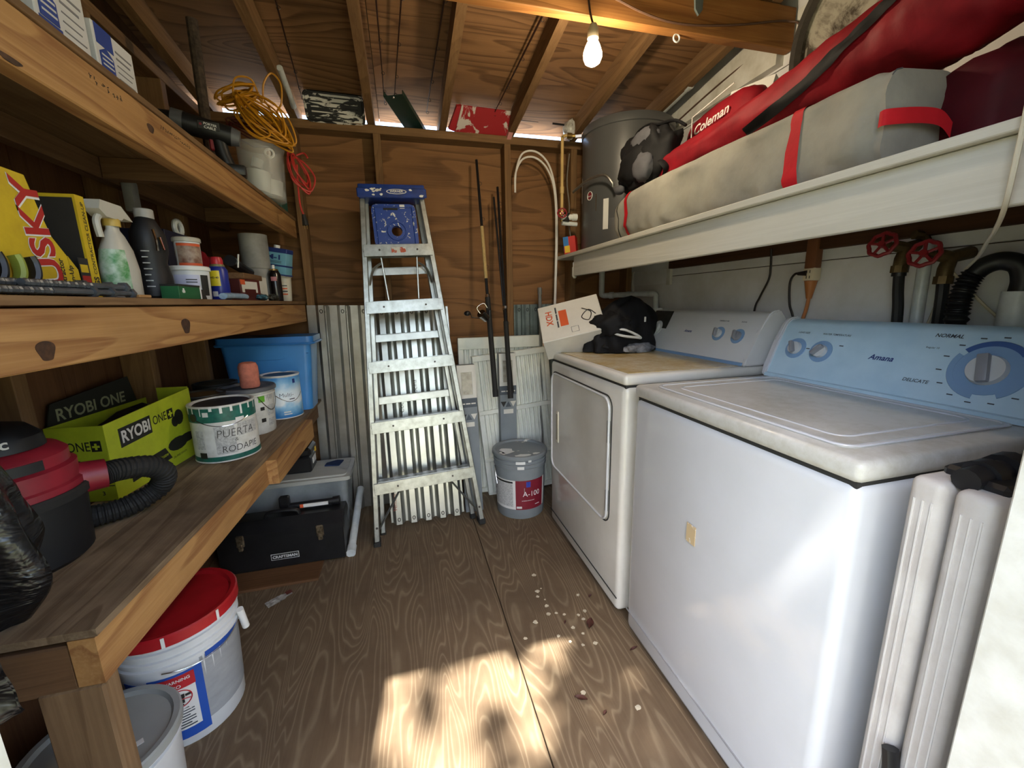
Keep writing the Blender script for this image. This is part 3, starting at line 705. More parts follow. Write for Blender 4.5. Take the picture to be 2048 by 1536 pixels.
rod('shorter black fishing rod crossing behind its neighbour by the stud', (.57, 2.215, .70), (.545, 2.45, 1.80), .0, .33, None, .0085, (.5, .72, .88))

# grey paint bucket with maroon label
def pail(name, label, cat, loc, r0, r1, h, bodym, lidm, lip=.012, lidh=.018, ribs=(.80, .86, .91), rot=(0, 0, 0), n=40):
    t = thing(name, label, cat, loc, rot)
    ra = lambda z: r0 + (r1 - r0) * z / h
    pr = [(0, 0), (r0 * .97, 0), (r0, .006)]
    for q in ribs: z = q * h; pr += [(ra(z), z - .005), (ra(z) + .006, z - .003), (ra(z) + .006, z + .003), (ra(z), z + .005)]
    pr += [(r1, h)]
    B().lathe(pr, n).out('body', bodym, t)
    if lidm: B().lathe([(r1 + lip * .7, h - lidh), (r1 + lip, h - lidh + .002), (r1 + lip, h), (r1 + lip * .6, h + .004), (r1 - .006, h + .003), (r1 - .012, h - .006), (0, h - .006)], n).out('lid', lidm, t)
    return t, ra
GRB = pm('bucket_grey', '#83898c', .45, var=.05); GRL = splat('paint_spattered_grey_lid', '#7c8285', '#d7d4c8', .64, 9, .5)
MAR = pm('label_maroon', '#7d1f2e', .45, var=.06); LBW = pm('label_white', '#d9d8d4', .5, var=.04); LBT = pm('label_fine_print', '#9a9a98', .6, var=.25, vscale=160, dark='#c9c9c6')
bk, ra = pail('paint_bucket', 'grey plastic paint bucket with maroon and white label by the dryer', 'bucket', (.597, 2.162, 0), .138, .148, .375, GRB, GRL)
z0, z1 = .06, .235; fa = R(-108)
shell(bk, 'label', LBW, ra(z0), ra(z1), z0, z1, fa - R(75), fa + R(70), .0008)
shell(bk, 'label_field', MAR, ra(z0), ra(z1), z0, z1, fa - R(8), fa + R(62), .0016)
shell(bk, 'fine_print', LBT, ra(.08), ra(.22), .075, .215, fa - R(70), fa - R(14), .0014)
shell(bk, 'title_strip', pm('print_black', '#20201f', .5, var=0), ra(.218), ra(.228), .218, .228, fa - R(70), fa - R(14), .0018)
shell(bk, 'emblem', pm('emblem_blue', '#33409a', .5, var=0), ra(.19), ra(.23), .195, .228, fa + R(16), fa + R(26), .0022)
text(bk, 'A-100', LBW, .140, fa + R(8), 0, height=.030, wrap=(ra(.15) + .0022, 0, 0), bold=.0)
text(bk, 'EXTERIOR ACRYLIC LATEX', LBW, .112, fa + R(6), 0, width=.075, wrap=(ra(.11) + .0022, 0, 0))
shell(bk, 'print_block', LBW, ra(.07), ra(.08), .068, .080, fa - R(6), fa + R(6), .0024); shell(bk, 'print_line', LBW, ra(.08), ra(.085), .082, .086, fa + R(38), fa + R(50), .0024); shell(bk, 'spire', LBW, ra(.16), ra(.19), .165, .192, fa + R(11.6), fa + R(12.1), .0026)
B().tube([(-.15, 0, .29), (-.152, -.03, .25), (-.150, -.055, .20), (-.145, -.02, .16)], .002, 6).out('wire_handle', CHRM, bk)
# dried paint blobs on the lid
for (x, y, sx, sy) in ((-.08, -.02, .04, .05), (-.02, -.11, .05, .02), (.07, -.10, .03, .015), (-.12, -.05, .02, .03)):
    rr = random.Random(int(x * 1000)); 
    B().prism([(x + sx * math.cos(a) * rr.uniform(.6, 1.2), y + sy * math.sin(a) * rr.uniform(.6, 1.2)) for a in [k * math.tau / 12 for k in range(12)]], .371, .3722).out('dried_paint', WPL, bk)
for a0, z, w in ((fa - .1, .335, .34), (fa + .35, .345, .12), (fa - .05, .305, .25)):
    shell(bk, 'dried_paint', WPL, ra(z) + .006, ra(z) + .006, z, z + .016, a0, a0 + w, .0016)

# water heater on the white shelf with its pipes
HEAT = pm('heater_grey', '#4f5051', .38, var=.04, vscale=6, coat=.1)
wh = thing('water_heater', 'round grey electric water heater on the white shelf in the corner', 'water heater', (1.242, 2.195, 1.473))
B().lathe([(0, 0), (.22, 0), (.235, .005), (.24, .012), (.24, .15), (.2395, .152), (.24, .154), (.24, .595), (.246, .598), (.247, .62), (.24, .638), (.18, .65), (0, .652)], 56).out('tank', HEAT, wh)
fa = math.atan2(-2.195, -1.242)
fb = fa - R(50)
shell(wh, 'round_badge', MAR, .24, .24, .267, .300, fb - R(3.6), fb + R(3.6), .0012)
B().tube([(.2412 * math.cos(fb + .021 / .24 * math.cos(k)), .2412 * math.sin(fb + .021 / .24 * math.cos(k)), .2835 + .021 * math.sin(k)) for k in [i * math.tau / 20 for i in range(20)]], .0022, 5, closed=True).out('badge_ring', LBW, wh)
text(wh, 'Rheem', LBW, .278, fb - R(3.6), 0, width=.030, wrap=(.2414, 0, 0), shear=.2, bold=.02)
shell(wh, 'rating_label', LBW, .24, .24, .27, .40, fa - R(80), fa - R(74), .001); shell(wh, 'warning_label', LBW, .24, .24, .10, .25, fa - R(27), fa - R(20), .001)
B().box((.2405 * math.cos(fa - R(38)), .2405 * math.sin(fa - R(38)), .24), (.004, .006, .09), .002).out('cover_clip', CHRM, wh)
BRS = pm('brass', '#a88b52', .35, .85, .1, 30); CPV = pm('cpvc_tan', '#c8a86c', .5, var=.08); RED = pm('red_handwheel', '#8e1f26', .45, var=.1)
pl = thing('supply_pipe', 'tan plastic water pipe with brass fittings running up beside the heater', 'pipe', (.905, 2.30, 1.66))
B().tube(spline([(0, 0, .02), (0, 0, .40), (0, .0, .42), (.012, .0, .435), (.04, 0, .438)], 4), .0085, 10).out('pipe', CPV, pl)
B().cyl((0, 0, .14), (0, 0, .175), .012, n=12).out('coupling', CPV, pl)
B().cyl((.025, 0, .438), (.055, 0, .438), .014, n=10).cyl((.055, 0, .438), (.075, -.006, .438), .010, n=8).out('union', BRS, pl)
B().cyl((.075, -.006, .438), (.105, -.02, .438), .013, n=6).out('nipple', CHRM, pl)
B().tube([(0, 0, .03), (0, 0, -.005), (.012, 0, -.02), (.05, 0, -.022)], .010, 8).out('elbow', BRS, pl)
vv = thing('gate_valve', 'small red handwheel valve on white fittings left of the heater', 'valve', (.885, 2.265, 1.67))
def wheel(parent, c, n, r, m, name='handwheel', spokes=4):
    n = V(n).normalized(); u = n.orthogonal().normalized(); w = n.cross(u); c = V(c)
    b = B().tube([c + (u * math.cos(a) + w * math.sin(a)) * r * (1 + .05 * math.cos(8 * a)) for a in [k * math.tau / 32 for k in range(32)]], r * .17, 7, closed=True)
    for k in range(spokes): a = k * math.tau / spokes; b.cyl(c, c + (u * math.cos(a) + w * math.sin(a)) * r, r * .13, n=6)
    b.cyl(c - n * r * .2, c + n * r * .25, r * .28, n=10)
    return b.out(name, m, parent)
wheel(vv, (0, -.02, .015), (-.3, -1, .1), .024, RED)
B().cyl((0, -.015, .015), (.012, .02, .015), .011, n=10).out('stem', BRS, vv)
B().cyl((.01, .01, .0), (.075, .012, .002), .016, n=14).cyl((.075, .012, .002), (.10, .012, .002), .019, n=14).out('white_union', WPL, vv)
B().cyl((.015, .02, -.03), (.105, .02, -.035), .012, n=12).out('white_tube', PVC, vv)
B().cyl((.035, .012, -.022), (.04, .012, .022), .018, n=14).out('clamp', RUB, vv)
fx = tag(B().tube(spline([(.955, 2.26, 1.80), (.975, 2.10, 1.822), (1.005, 1.99, 1.815), (1.03, 1.955, 1.775), (1.037, 1.957, 1.755)], 10), .007, 8).out('flexible_conduit', pm('braided_steel', '#a6a6a2', .35, .9, .15, 300)), 'short flexible metal conduit curving in front of the heater', 'conduit')
tag(B().tube(spline([(.962, 2.335, 2.02), (.955, 2.35, 1.88), (.97, 2.35, 1.75), (.962, 2.34, 1.66), (.975, 2.33, 1.56)], 8), .004, 6).out('heater_cord', pm('grey_wire', '#6e665c', .6, var=0)), 'thin grey wire hanging between the stud and the heater', 'wire')
# loops of white tubing
PEX = pm('white_tubing', '#dcd8d4', .35, var=0)
for i, (dx, dz, lb) in enumerate(((0, 0, 'inner white plastic tube looping down the back wall'), (.010, .03, 'outer white plastic tube looping down the back wall'))):
    tag(B().tube(spline([(.672, 2.445, 1.83), (.675 + dx * .3, 2.44, 1.93 + dz * .4), (.715, 2.43, 2.005 + dz), (.785 + dx, 2.42, 2.015 + dz), (.86 + dx, 2.42, 1.96 + dz * .7), (.905 + dx * .6, 2.42, 1.84), (.918 + dx * .6, 2.425, 1.62), (.914 + dx * .5, 2.43, 1.3), (.91 + dx * .5, 2.438, 1.10)], 8), .0055, 8).out('plastic_tube', PEX), lb, 'tube')
tag(B().cyl((.812, 2.41, 1.0), (.812, 2.425, 1.262), .011, n=10).cyl((.812, 2.424, 1.25), (.812, 2.426, 1.29), .014, n=10).cyl((.812, 2.385, .003), (.812, 2.41, 1.01), .011, n=10).out('metal_pole', ALU), 'thin grey metal pole standing behind the carton near the stud', 'pole')
# small box of crayons-like colours on the shelf
cb = thing('small_carton', 'tiny red blue and yellow carton at the left end of the white shelf', 'carton', (.975, 2.32, 1.4725), (R(0), R(-6), R(-35)))
B().bb((-.035, -.03, .004), (.035, .03, .10), .002).out('body', pm('carton_red', '#c02a22', .5, var=.05), cb)
B().bb((-.0356, -.031, .05), (-.005, -.0295, .1005)).out('print_panel', pm('print_blue', '#2a6fb0', .5, var=0), cb)
B().bb((-.03, -.0316, .012), (.0, -.0296, .05)).out('print_panel', pm('print_yellow', '#d9b62c', .5, var=0), cb)
B().bb((-.0357, -.03, .02), (-.0345, .03, .085)).out('print_panel', MATS['print_blue'], cb)
# ---------------------------------------------------------------- right side
def blob(b, c, rad, nu=28, nv=18, amp=.12, freq=6.0, seed=0, sq=2.0, M=None, flat=None):
    """lumpy superellipsoid: cloth bags and heaps"""
    c = V(c)
    def sp(x): return math.copysign(abs(x) ** (2 / sq), x)
    def f(u, v):
        a = u * math.tau; e = (v - .5) * math.pi
        p = V((sp(math.cos(e)) * sp(math.cos(a)), sp(math.cos(e)) * sp(math.sin(a)), sp(math.sin(e))))
        k = 1 + amp * (mnoise.noise(p * freq * .35 + V((seed * 3.1, seed, 0))) + .45 * mnoise.noise(p * freq + V((seed, 0, seed * 2.3))))
        q = V((p.x * rad[0], p.y * rad[1], p.z * rad[2])) * k
        if flat is not None and q.z < flat: q.z = flat + (q.z - flat) * .05
        q = M @ q if M is not None else q
        return c + q
    b.grid(f, nu, nv, cu=True); return b
def cloth(name, col, dark, rough=.85, sc=55.0, bump=.35):
    return pm(name, col, rough, var=.15, vscale=7, dark=dark, bump=bump, bscale=sc, spec=.2)
CGY = cloth('grey_canvas', '#98958b', '#827f79'); CRD = cloth('red_nylon', '#8c1622', '#640b16', .6); CRS = cloth('red_webbing', '#c4202a', '#a0141e', .7)
CBK = cloth('black_nylon', '#19191b', '#0e0e10', .7); CG2 = cloth('charcoal_fabric', '#55555a', '#434348', .8); CMR = cloth('maroon_nylon', '#4f0e1a', '#34080f', .6)
# canopy bag: long squarish sack
cg = thing('canopy_bag', 'long grey canopy bag with red straps lying on the white shelf', 'bag', (1.07, 1.23, 1.4725))
def bagsec(u, v):
    y = -.53 + 1.075 * u
    hz = .195 + .02 * math.sin(u * 3.0 + .3) - .03 * (u > .9) * (u - .9) * 8; hw = .102
    a = v * math.tau; x = math.copysign(abs(math.cos(a)) ** .42, math.cos(a)) * hw; z = math.copysign(abs(math.sin(a)) ** .42, math.sin(a)) * hz / 2
    n_ = mnoise.noise(V((x * 9, y * 5, z * 11))) * .014 + mnoise.noise(V((x * 12 + y * 16, y * 7, z * 26 - y * 8))) * .010
    e = 1 if .02 < u < .985 else .93
    z2 = (z * e + n_ * .6 + hz / 2 - .004)
    return V((x * e + n_ + .02 * math.sin(u * 5), y, max(.002, z2)))
b = B(); b.grid(lambda u, v: bagsec(v, u), 44, 60, cu=True)
for u in (0, 1): 
    pass
cgb = b.out('sack', CGY, cg, ang=60)
for u, yy in ((0, -.53), (1, .545)):
    ring = [bagsec(u, k / 44) for k in range(44)]; c = sum(ring, V()) / 44
    b = B(); cv = b.bm.verts.new(c + V((0, -.012 if u == 0 else .02, 0))); vs = [b.bm.verts.new(p) for p in ring]
    mid_ = [b.bm.verts.new(c + (p - c) * .55 + V((0, -.010 if u == 0 else .014, mnoise.noise(p * 30) * .01))) for p in ring]
    for k in range(44): b.bm.faces.new((vs[k], vs[(k+1) % 44], mid_[(k+1) % 44], mid_[k])); b.bm.faces.new((mid_[k], mid_[(k+1) % 44], cv))
    b.out('end_panel', CGY, cg, ang=70)
def band(u0, u1, m, nm, lift=.003, v0=0.0, v1=1.0, n=44):
    b = B(); c = lambda u: V((0, -.53 + 1.075 * u, .1))
    def f(a, q):
        u = u0 + (u1 - u0) * q; p = bagsec(u, v0 + (v1 - v0) * a); d = p - c(u); d.y = 0; return p + d.normalized() * lift
    b.grid(f, n, 2); return b.out(nm, m, cg, ang=60)
band(.183, .217, CRS, 'strap'); band(.888, .912, CRS, 'strap'); band(.957, .962, RUB, 'drawcord')
b = B(); b.grid(lambda u, v: spline([(-.099, -.522, .089), (-.096, -.536, .090), (-.03, -.549, .094), (.02, -.556, .090), (.05, -.560, .068)], 6)[int(u * 24)] + V((0, -.004, .030 * (v - .5))), 24, 3); b.out('strap_end', CRS, cg)
B().tube([bagsec(k / 30, .38) for k in range(0, 1)] + [bagsec(.0, .405), bagsec(0, .39), bagsec(0, .35), bagsec(0, .3)], .0015, 4).out('seam_cord', CG2, cg)

# long red camp-chair bag lying on the canopy bag
rb = thing('chair_bag', 'long red nylon bag with a black strap draped over the canopy bag', 'bag', (1.12, 1.15, 1.68))
path = spline([(-.03, .54, .035), (-.005, .38, .055), (.02, .15, .075), (.04, -.10, .095), (.05, -.30, .115), (.05, -.44, .125), (.05, -.53, .135)], 10)
radf = [.055, .065, .062, .075, .095, .105, .085]
def rad_at(q):
    k = q * (len(radf) - 1); i = min(int(k), len(radf) - 2); return radf[i] + (radf[i+1] - radf[i]) * (k - i)
def redsec(u, v):
    k = u * (len(path) - 1); i = min(int(k), len(path) - 2); c = path[i].lerp(path[i+1], k - i); t_ = (path[i+1] - path[i]).normalized()
    s_ = t_.cross(V((0, 0, 1))).normalized(); w_ = s_.cross(t_); a = v * math.tau; r_ = rad_at(u)
    if u < .02: r_ *= .5
    n_ = 1 + .16 * mnoise.noise(V((math.cos(a) * 2.2, u * 9, math.sin(a) * 2.2))) + .07 * mnoise.noise(V((math.cos(a) * 6, u * 24, math.sin(a) * 6)))
    return c + (s_ * math.cos(a) * 1.1 + w_ * math.sin(a) * 1.0) * r_ * n_
b = B(); b.grid(lambda u, v: redsec(v, u), 28, 80, cu=True); b.out('sack', CRD, rb, ang=80)
b = B(); b.bm.faces.new([b.bm.verts.new(redsec(0, k / 28)) for k in range(28)]); b.out('end_panel', CRD, rb)
bn = B(); ring = [redsec(1, k / 28) for k in range(28)]; c = sum(ring, V()) / 28; R2 = [bn.bm.verts.new(p) for p in ring]; R3 = [bn.bm.verts.new(c + (p - c) * .45 + V((0, -.05, 0))) for p in ring]; R4 = [bn.bm.verts.new(c + (p - c) * .75 + V((0, -.09, .01))) for p in ring]
for A, C in ((R2, R3), (R3, R4)):
    for k in range(28): bn.bm.faces.new((A[k], A[(k+1) % 28], C[(k+1) % 28], C[k]))
bn.out('gathered_mouth', CRD, rb, ang=80)
def stp(a, q):
    u = .40 + .42 * q; v = -.10 + .19 * q + .065 * (a - .5) * (1 - .3 * q); p = redsec(u, v % 1.0); c = path[int(u * (len(path) - 1))]; d = p - c; d.y = 0
    return p + d.normalized() * .006
b = B(); b.grid(stp, 4, 36); b.out('black_strap', CBK, rb)
B().tube(spline([redsec(.13, .06), redsec(.15, .02) + V((-.012, 0, .0)), redsec(.16, .95) + V((-.012, 0, 0)), redsec(.13, .90)], 5), .014, 6, flat=.3).out('carry_loop', CBK, rb)
B().tube(spline([redsec(.93, .2) + V((0, 0, .01)), redsec(.97, .12) + V((-.01, -.01, .02)), redsec(.995, .02) + V((-.01, -.02, 0)), redsec(.99, .92)], 5), .012, 6, flat=.3).out('carry_loop', CBK, rb)
# red bag with white lettering behind
r2 = thing('sleeping_bag_sack', 'red sack with white framed lettering standing against the white wall', 'bag', (1.28, 1.46, 1.4735))
blob(B(), (0, 0, .235), (.10, .19, .235), 32, 20, .05, 5, 4, 5.0).out('sack', CRD, r2, ang=70)
dirU = V((.06, -.98, .12)).normalized(); dirW = V((.06, .1, .98)).normalized()
P0 = V((-.108, .078, .368))
text(r2, 'Coleman', LBW, P0, dirU, dirW, width=.17, bold=.015, shear=.25, lift=.008)
B().tube([P0 + dirU * -.012 + dirW * -.01 + V((-.012, -.003, 0)), P0 + dirU * -.012 + dirW * .075 + V((-.012, -.003, 0)), P0 + dirU * .19 + dirW * .085 + V((-.012, -.003, 0))], .0025, 5).out('lettering_frame', LBW, r2)
patch(r2, 'care_label', LBW, (-.06, -.04, .42), (.35, -.93, .0), (.35, .1, .93), .15, .055, .02, .018)
# backpack
bp = thing('backpack', 'black and grey backpack on the left end of the canopy bag', 'backpack', (1.07, 1.70, 1.672), (0, R(0), R(8)))
blob(B(), (0, 0, .115), (.085, .155, .125), 36, 22, .22, 7, 2, 2.6, flat=-.11).out('main_pack', CBK, bp, ang=70)
blob(B(), (-.055, .02, .10), (.045, .09, .075), 22, 14, .2, 6, 5, 2.6).out('front_pocket', CBK, bp, ang=70)
blob(B(), (-.075, -.055, .075), (.03, .05, .055), 18, 12, .2, 6, 9, 2.4).out('grey_panel', CG2, bp, ang=70)
blob(B(), (-.05, -.03, .19), (.035, .075, .04), 18, 12, .2, 6, 12, 2.4).out('grey_panel', CG2, bp, ang=70)
blob(B(), (-.06, .12, .03), (.02, .03, .02), 12, 8, .1, 6, 13, 2.4).out('grey_tab', CG2, bp, ang=70)
B().tube(spline([(-.02, .08, .215), (-.02, .05, .25), (-.02, -.02, .255), (-.02, -.08, .235), (-.02, -.16, .22), (0, -.20, .19)], 6), .012, 7, flat=.5).out('handle_loop', CBK, bp)
# dark maroon sack and patterned sack at the near end of the shelf
ms = thing('duffel_bag', 'dark maroon sack at the near end of the white shelf', 'bag', (1.27, .66, 1.4735))
blob(B(), (0, 0, .11), (.15, .12, .11), 30, 18, .18, 6, 21, 2.8, flat=-.108).out('sack', CMR, ms, ang=70)
ms2 = thing('printed_sack', 'black sack with pale print at the very near end of the shelf', 'bag', (1.23, .42, 1.4735))
blob(B(), (0, 0, .10), (.15, .10, .10), 30, 18, .16, 6, 31, 3.0, flat=-.098).out('sack', splat('black_printed_nylon', '#1a1516', '#4a3038', .62, 18, .6), ms2, ang=70)
for i in range(4): B().tube([(-.148, .06 - i * .03 + .010 * math.cos(a), .05 + .012 * math.sin(a)) for a in [q * .55 for q in range(9)]], .0022, 5).out('pale_print', LBW, ms2)

# old round dish on the wall
dm = NT('dirty_white_dish'); f1 = dm.noise(dm.co((1, 1, 1)), 5.0, 8.0, .7, 1.0)
dm.set(Base_Color=dm.mix(dm.ramp(f1, [(.44, 0.0), (.56, 1.0)]), '#a9a292', '#463c31'), Roughness=.8)
ds = thing('round_tray', 'large round weathered tray hanging high on the white wall', 'tray', (XR - .03, 1.12, 2.06), (0, R(-90), 0))
B().lathe([(0, -.012), (.24, -.012), (.255, .0), (.262, .02), (.275, .022), (.275, .010), (.262, -.012), (.25, -.018), (0, -.018)], 56).out('dish', dm.m, ds)
B().lathe([(.246, .006), (.258, .0225), (.2745, .0255), (.279, .018), (.279, .006), (.274, .004)], 56).out('rim', pm('dark_rim', '#3c352c', .7, var=.2, vscale=40), ds)

# --- plumbing behind the washer
HOSE = pm('black_hose', '#141518', .45, var=.05); BRO = pm('tarnished_brass', '#6d5a3c', .5, .7, .2, 40)
def bib(label, c, name='hose_tap'):
    t = thing(name, label, 'tap', c)
    wheel(t, (-.055, .028, .012), (-.85, -.1, .25), .033, RED, spokes=5)
    B().cyl((-.05, .025, .012), (.0, 0, 0), .009, n=10).cyl((-.03, .014, .007), (-.005, 0, 0), .016, n=8).out('stem', BRO, t)
    B().tube([(.06, -.006, .012), (.0, 0, 0), (-.012, .0, -.03), (-.013, 0, -.055)], .017, 12).cyl((-.013, 0, -.05), (-.0135, 0, -.07), .021, n=8).out('body', BRO, t)
    return t
bib('red-wheeled brass tap nearer the dryer above the washer', (1.425, .905, 1.342)); bib('red-wheeled brass tap above the tall drain hose', (1.425, .798, 1.305))
tag(B().tube(spline([(1.412, .905, 1.275), (1.412, .9, 1.22), (1.41, .89, 1.15), (1.413, .885, 1.0), (1.42, .89, .8)], 8), .0135, 10).cyl((1.412, .905, 1.262), (1.412, .905, 1.290), .017, n=12).out('inlet_hose', HOSE), 'straight black inlet hose hanging from the left tap', 'hose')
tag(B().tube(spline([(1.412, .798, 1.24), (1.412, .795, 1.20), (1.425, .80, 1.12), (1.43, .80, .95)], 8), .0135, 10).out('inlet_hose', HOSE), 'black inlet hose under the right tap, beside the drain hose', 'hose')
hp = spline([(1.40, .745, .75), (1.40, .748, 1.10), (1.40, .748, 1.20), (1.41, .735, 1.26), (1.425, .705, 1.285), (1.435, .672, 1.275), (1.44, .66, 1.24), (1.44, .662, 1.20)], 14)
b = B(); 
def hr(q): return 1.0 + (.13 * math.sin(q * 330) if q < .42 else 0)
b.tube([hp[0].lerp(hp[0], 0)] and [hp[min(int(k / 3), len(hp) - 1)].lerp(hp[min(int(k / 3) + 1, len(hp) - 1)], (k % 3) / 3) for k in range(3 * len(hp))], .022, 12, rr=hr)
tag(b.out('drain_hose', HOSE), 'thick black ribbed drain hose arching into the standpipe', 'hose')
tag(B().lathe([(.020, -.52), (.030, -.52), (.030, .0), (.026, .0), (.026, -.06), (.0, -.06)], 20, (1.44, .662, 1.212)).out('standpipe', PVC), 'wide white plastic standpipe receiving the drain hose', 'pipe')
wp = thing('wall_pipe', 'thin white vertical pipe on the wall between the two taps', 'pipe', (1.474, .875, .9)); B().cyl((0, 0, 0), (0, .01, .46), .0155, n=12).out('tube', PVC, wp); B().tube([(0, .01, .45), (-.005, .02, .475), (-.03, .028, .478)], .013, 8).out('elbow', BRO, wp)
tag(B().tube(spline([(1.46, .60, 1.05), (1.455, .72, 1.17), (1.42, .79, 1.27)], 6), .0035, 6).tube(spline([(1.462, .89, .98), (1.455, .85, 1.08), (1.425, .80, 1.24)], 6), .0035, 6).out('tie_string', pm('string', '#c9bca0', .8, var=.1)), 'pale string tied round the right-hand tap', 'string')
tag(B().tube(spline([(.905, .46, 2.05), (.905, .452, 1.75), (.905, .451, 1.52), (.910, .4535, 1.40), (.935, .468, 1.338), (1.05, .532, 1.320), (1.15, .59, 1.312), (1.30, .677, 1.295), (1.40, .75, 1.27)], 10), .0036, 7).out('rope', pm('cream_cord', '#cfc7b2', .6, var=.1)), 'cream cord hanging in front of the white shelf towards the taps', 'cord')
# white drain elbow pipes left of the wall panel
wp = thing('drain_pipe', 'white plastic pipe run with elbows below the white shelf end', 'pipe', (1.30, 2.40, 1.24))
B().tube(spline([(-.055, .06, .20), (-.055, .06, .03), (-.05, .055, .0), (-.02, .04, -.003)], 5), .018, 12).out('riser', PVC, wp)
B().tube([(-.03, .045, -.003), (.08, -.08, .0), (.10, -.13, .002), (.150, -.18, .0)], .0165, 12).out('run', PVC, wp)
B().tube(spline([(.14, -.17, .0), (.165, -.20, -.005), (.168, -.205, -.04), (.168, -.205, -.22)], 5), .018, 12).out('drop', PVC, wp)
for q in ((-.015, .03), (.06, -.055)): B().cyl((q[0], q[1], -.003), (q[0] + .018, q[1] - .02, -.003), .0215, n=14).out('coupling', PVC, wp)
# electrical
ORG = pm('orange_plastic', '#b8743c', .5, var=.08); ORC = pm('orange_cord', '#c07a48', .55, var=.06); BKC = pm('brown_black_cord', '#241c1a', .5, var=0)
ou = thing('outlet_block', 'orange plug-in outlet block hanging from the shelf ledger', 'outlet', (1.468, 1.222, 1.30))
B().bb((-.016, -.022, -.0), (.016, .022, .12), .006, 2).out('upper_block', pm('brown_plastic', '#7a4a2a', .5, var=.1), ou)
B().bb((-.017, -.023, -.035), (.017, .023, .012), .005, 2).out('ivory_face', pm('ivory_plastic', '#d8cbb0', .45, var=0), ou)
B().lathe([(.0, -.10), (.009, -.10), (.020, -.04), (.021, -.035), (0, -.035)], 14).out('plug_body', ORG, ou)
for z in (-.022, -.002):
    for y in (-.006, .006): B().bb((-.0178, y - .0012, z - .005), (-.0165, y + .0012, z + .005)).out('slot', RUB, ou)
tag(B().tube(spline([(1.468, 1.222, 1.205), (1.465, 1.225, 1.16), (1.462, 1.235, 1.10), (1.46, 1.245, .95), (1.46, 1.24, .7)], 8), .006, 8).out('extension_cord', ORC), 'orange extension cord dropping from the outlet block', 'cord')
tag(B().tube(spline([(1.45, 1.245, 1.292), (1.45, 1.275, 1.292), (1.45, 1.292, 1.26), (1.452, 1.285, 1.18), (1.455, 1.262, 1.11), (1.46, 1.255, .95)], 8), .0042, 7).cyl((1.45, 1.228, 1.293), (1.45, 1.262, 1.293), .010, .006, n=10).out('power_cord', BKC), 'dark power cord plugged into the outlet block', 'cord')
tag(B().tube(spline([(1.452, 1.395, 1.40), (1.455, 1.392, 1.33), (1.46, 1.40, 1.28), (1.465, 1.44, 1.21), (1.465, 1.462, 1.15), (1.465, 1.46, .98)], 8), .0042, 7).out('power_cord', BKC), 'dark power cord hanging behind the dryer control panel', 'cord')
# carton on the dryer, black clothes heap
hx = thing('appliance_carton', 'white and orange carton perched on the far end of the dryer', 'carton', (.850, 2.03, .960), (R(42), R(-13), R(-22)))
CART = pm('carton_board_white', '#d3cfc5', .6, var=.05); ORP = pm('print_orange', '#d2592e', .55, var=.05)
B().bb((-.12, -.11, .07), (.19, .14, .205), .003).out('body', CART, hx)
Uo, Wo, No = V((1, 0, 0)), V((0, 1, 0)), V((0, 0, 1))
text(hx, 'HDX', ORP, (-.085, .09, .2055), (0, -1, 0), (1, 0, 0), width=.10, bold=.02)
[patch(hx, 'print_line', PRINT, (-.034, .11 - q * .05, .205), (0, -1, 0), (1, 0, 0), .044, .008, .001) for q in range(3)]
patch(hx, 'orange_panel', ORP, (-.018, .08, .205), (0, -1, 0), (1, 0, 0), .11, .04, .0012)
patch(hx, 'orange_edge', ORP, (-.12, -.108, .18), (0, 1, 0), (0, 0, 1), .06, .02, .0012)
B().tube(spline([(.10, .06, .207), (.14, .02, .207), (.12, -.03, .207), (.09, .0, .207), (.13, .04, .207), (.16, .0, .207)], 6), .0025, 5, flat=.4).out('printed_cable', BLKP, hx)
patch(hx, 'barcode', PRINT, (-.121, -.02, .06), (0, -1, 0), (0, 0, 1), .05, .05, .001); B().tube([(.03, -.05, .2055), (.03, -.085, .2055), (.065, -.085, .2055), (.065, -.05, .2055)], .0012, 4, closed=True).out('print_frame', PRINT, hx)
jk = thing('black_jacket', 'crumpled black jacket with a white-edged pocket heaped on the dryer', 'jacket', (1.06, 1.87, .957), (0, 0, R(12)))
def heap(u, v):
    a = u * math.tau; q = v; r_ = (1 - q ** 2.6) ** .5
    n_ = 1 + .20 * mnoise.noise(V((math.cos(a) * 1.6, math.sin(a) * 1.6, q * 2))) + .07 * math.sin(a * 11 + q * 6) * (1 - q * .5) + .05 * mnoise.noise(V((math.cos(a) * 6, math.sin(a) * 6, q * 6)))
    return V((.195 * r_ * math.cos(a) * n_ + .06 * q, .12 * r_ * math.sin(a) * n_, .255 * q * (1 + .05 * math.sin(a * 3)) + .004))
b = B(); b.grid(heap, 72, 22, cu=True); b.out('body', CBK, jk, ang=75)
blob(B(), (-.10, -.03, .13), (.085, .10, .06), 30, 16, .35, 7, 3, 2.2).out('sleeve', CBK, jk, ang=75); blob(B(), (-.10, -.04, .03), (.07, .05, .035), 24, 12, .3, 7, 8, 2.2).out('sleeve', CBK, jk, ang=75)
B().tube(spline([(-.13, -.10, .10), (-.10, -.125, .115), (-.03, -.135, .09), (.01, -.13, .07), (-.03, -.14, .075), (-.10, -.13, .085)], 6, True), .006, 6, closed=True).out('white_piping', LBW, jk)
blob(B(), (.01, -.11, .02), (.10, .04, .025), 24, 10, .3, 7, 15, 2.2).out('grey_lining', pm('grey_lining', '#8f9094', .7, var=.3, vscale=30, dark='#3a3a3e'), jk, ang=70)
B().bb((.03, -.128, .145), (.042, -.124, .17), .003).out('white_tag', LBW, jk)

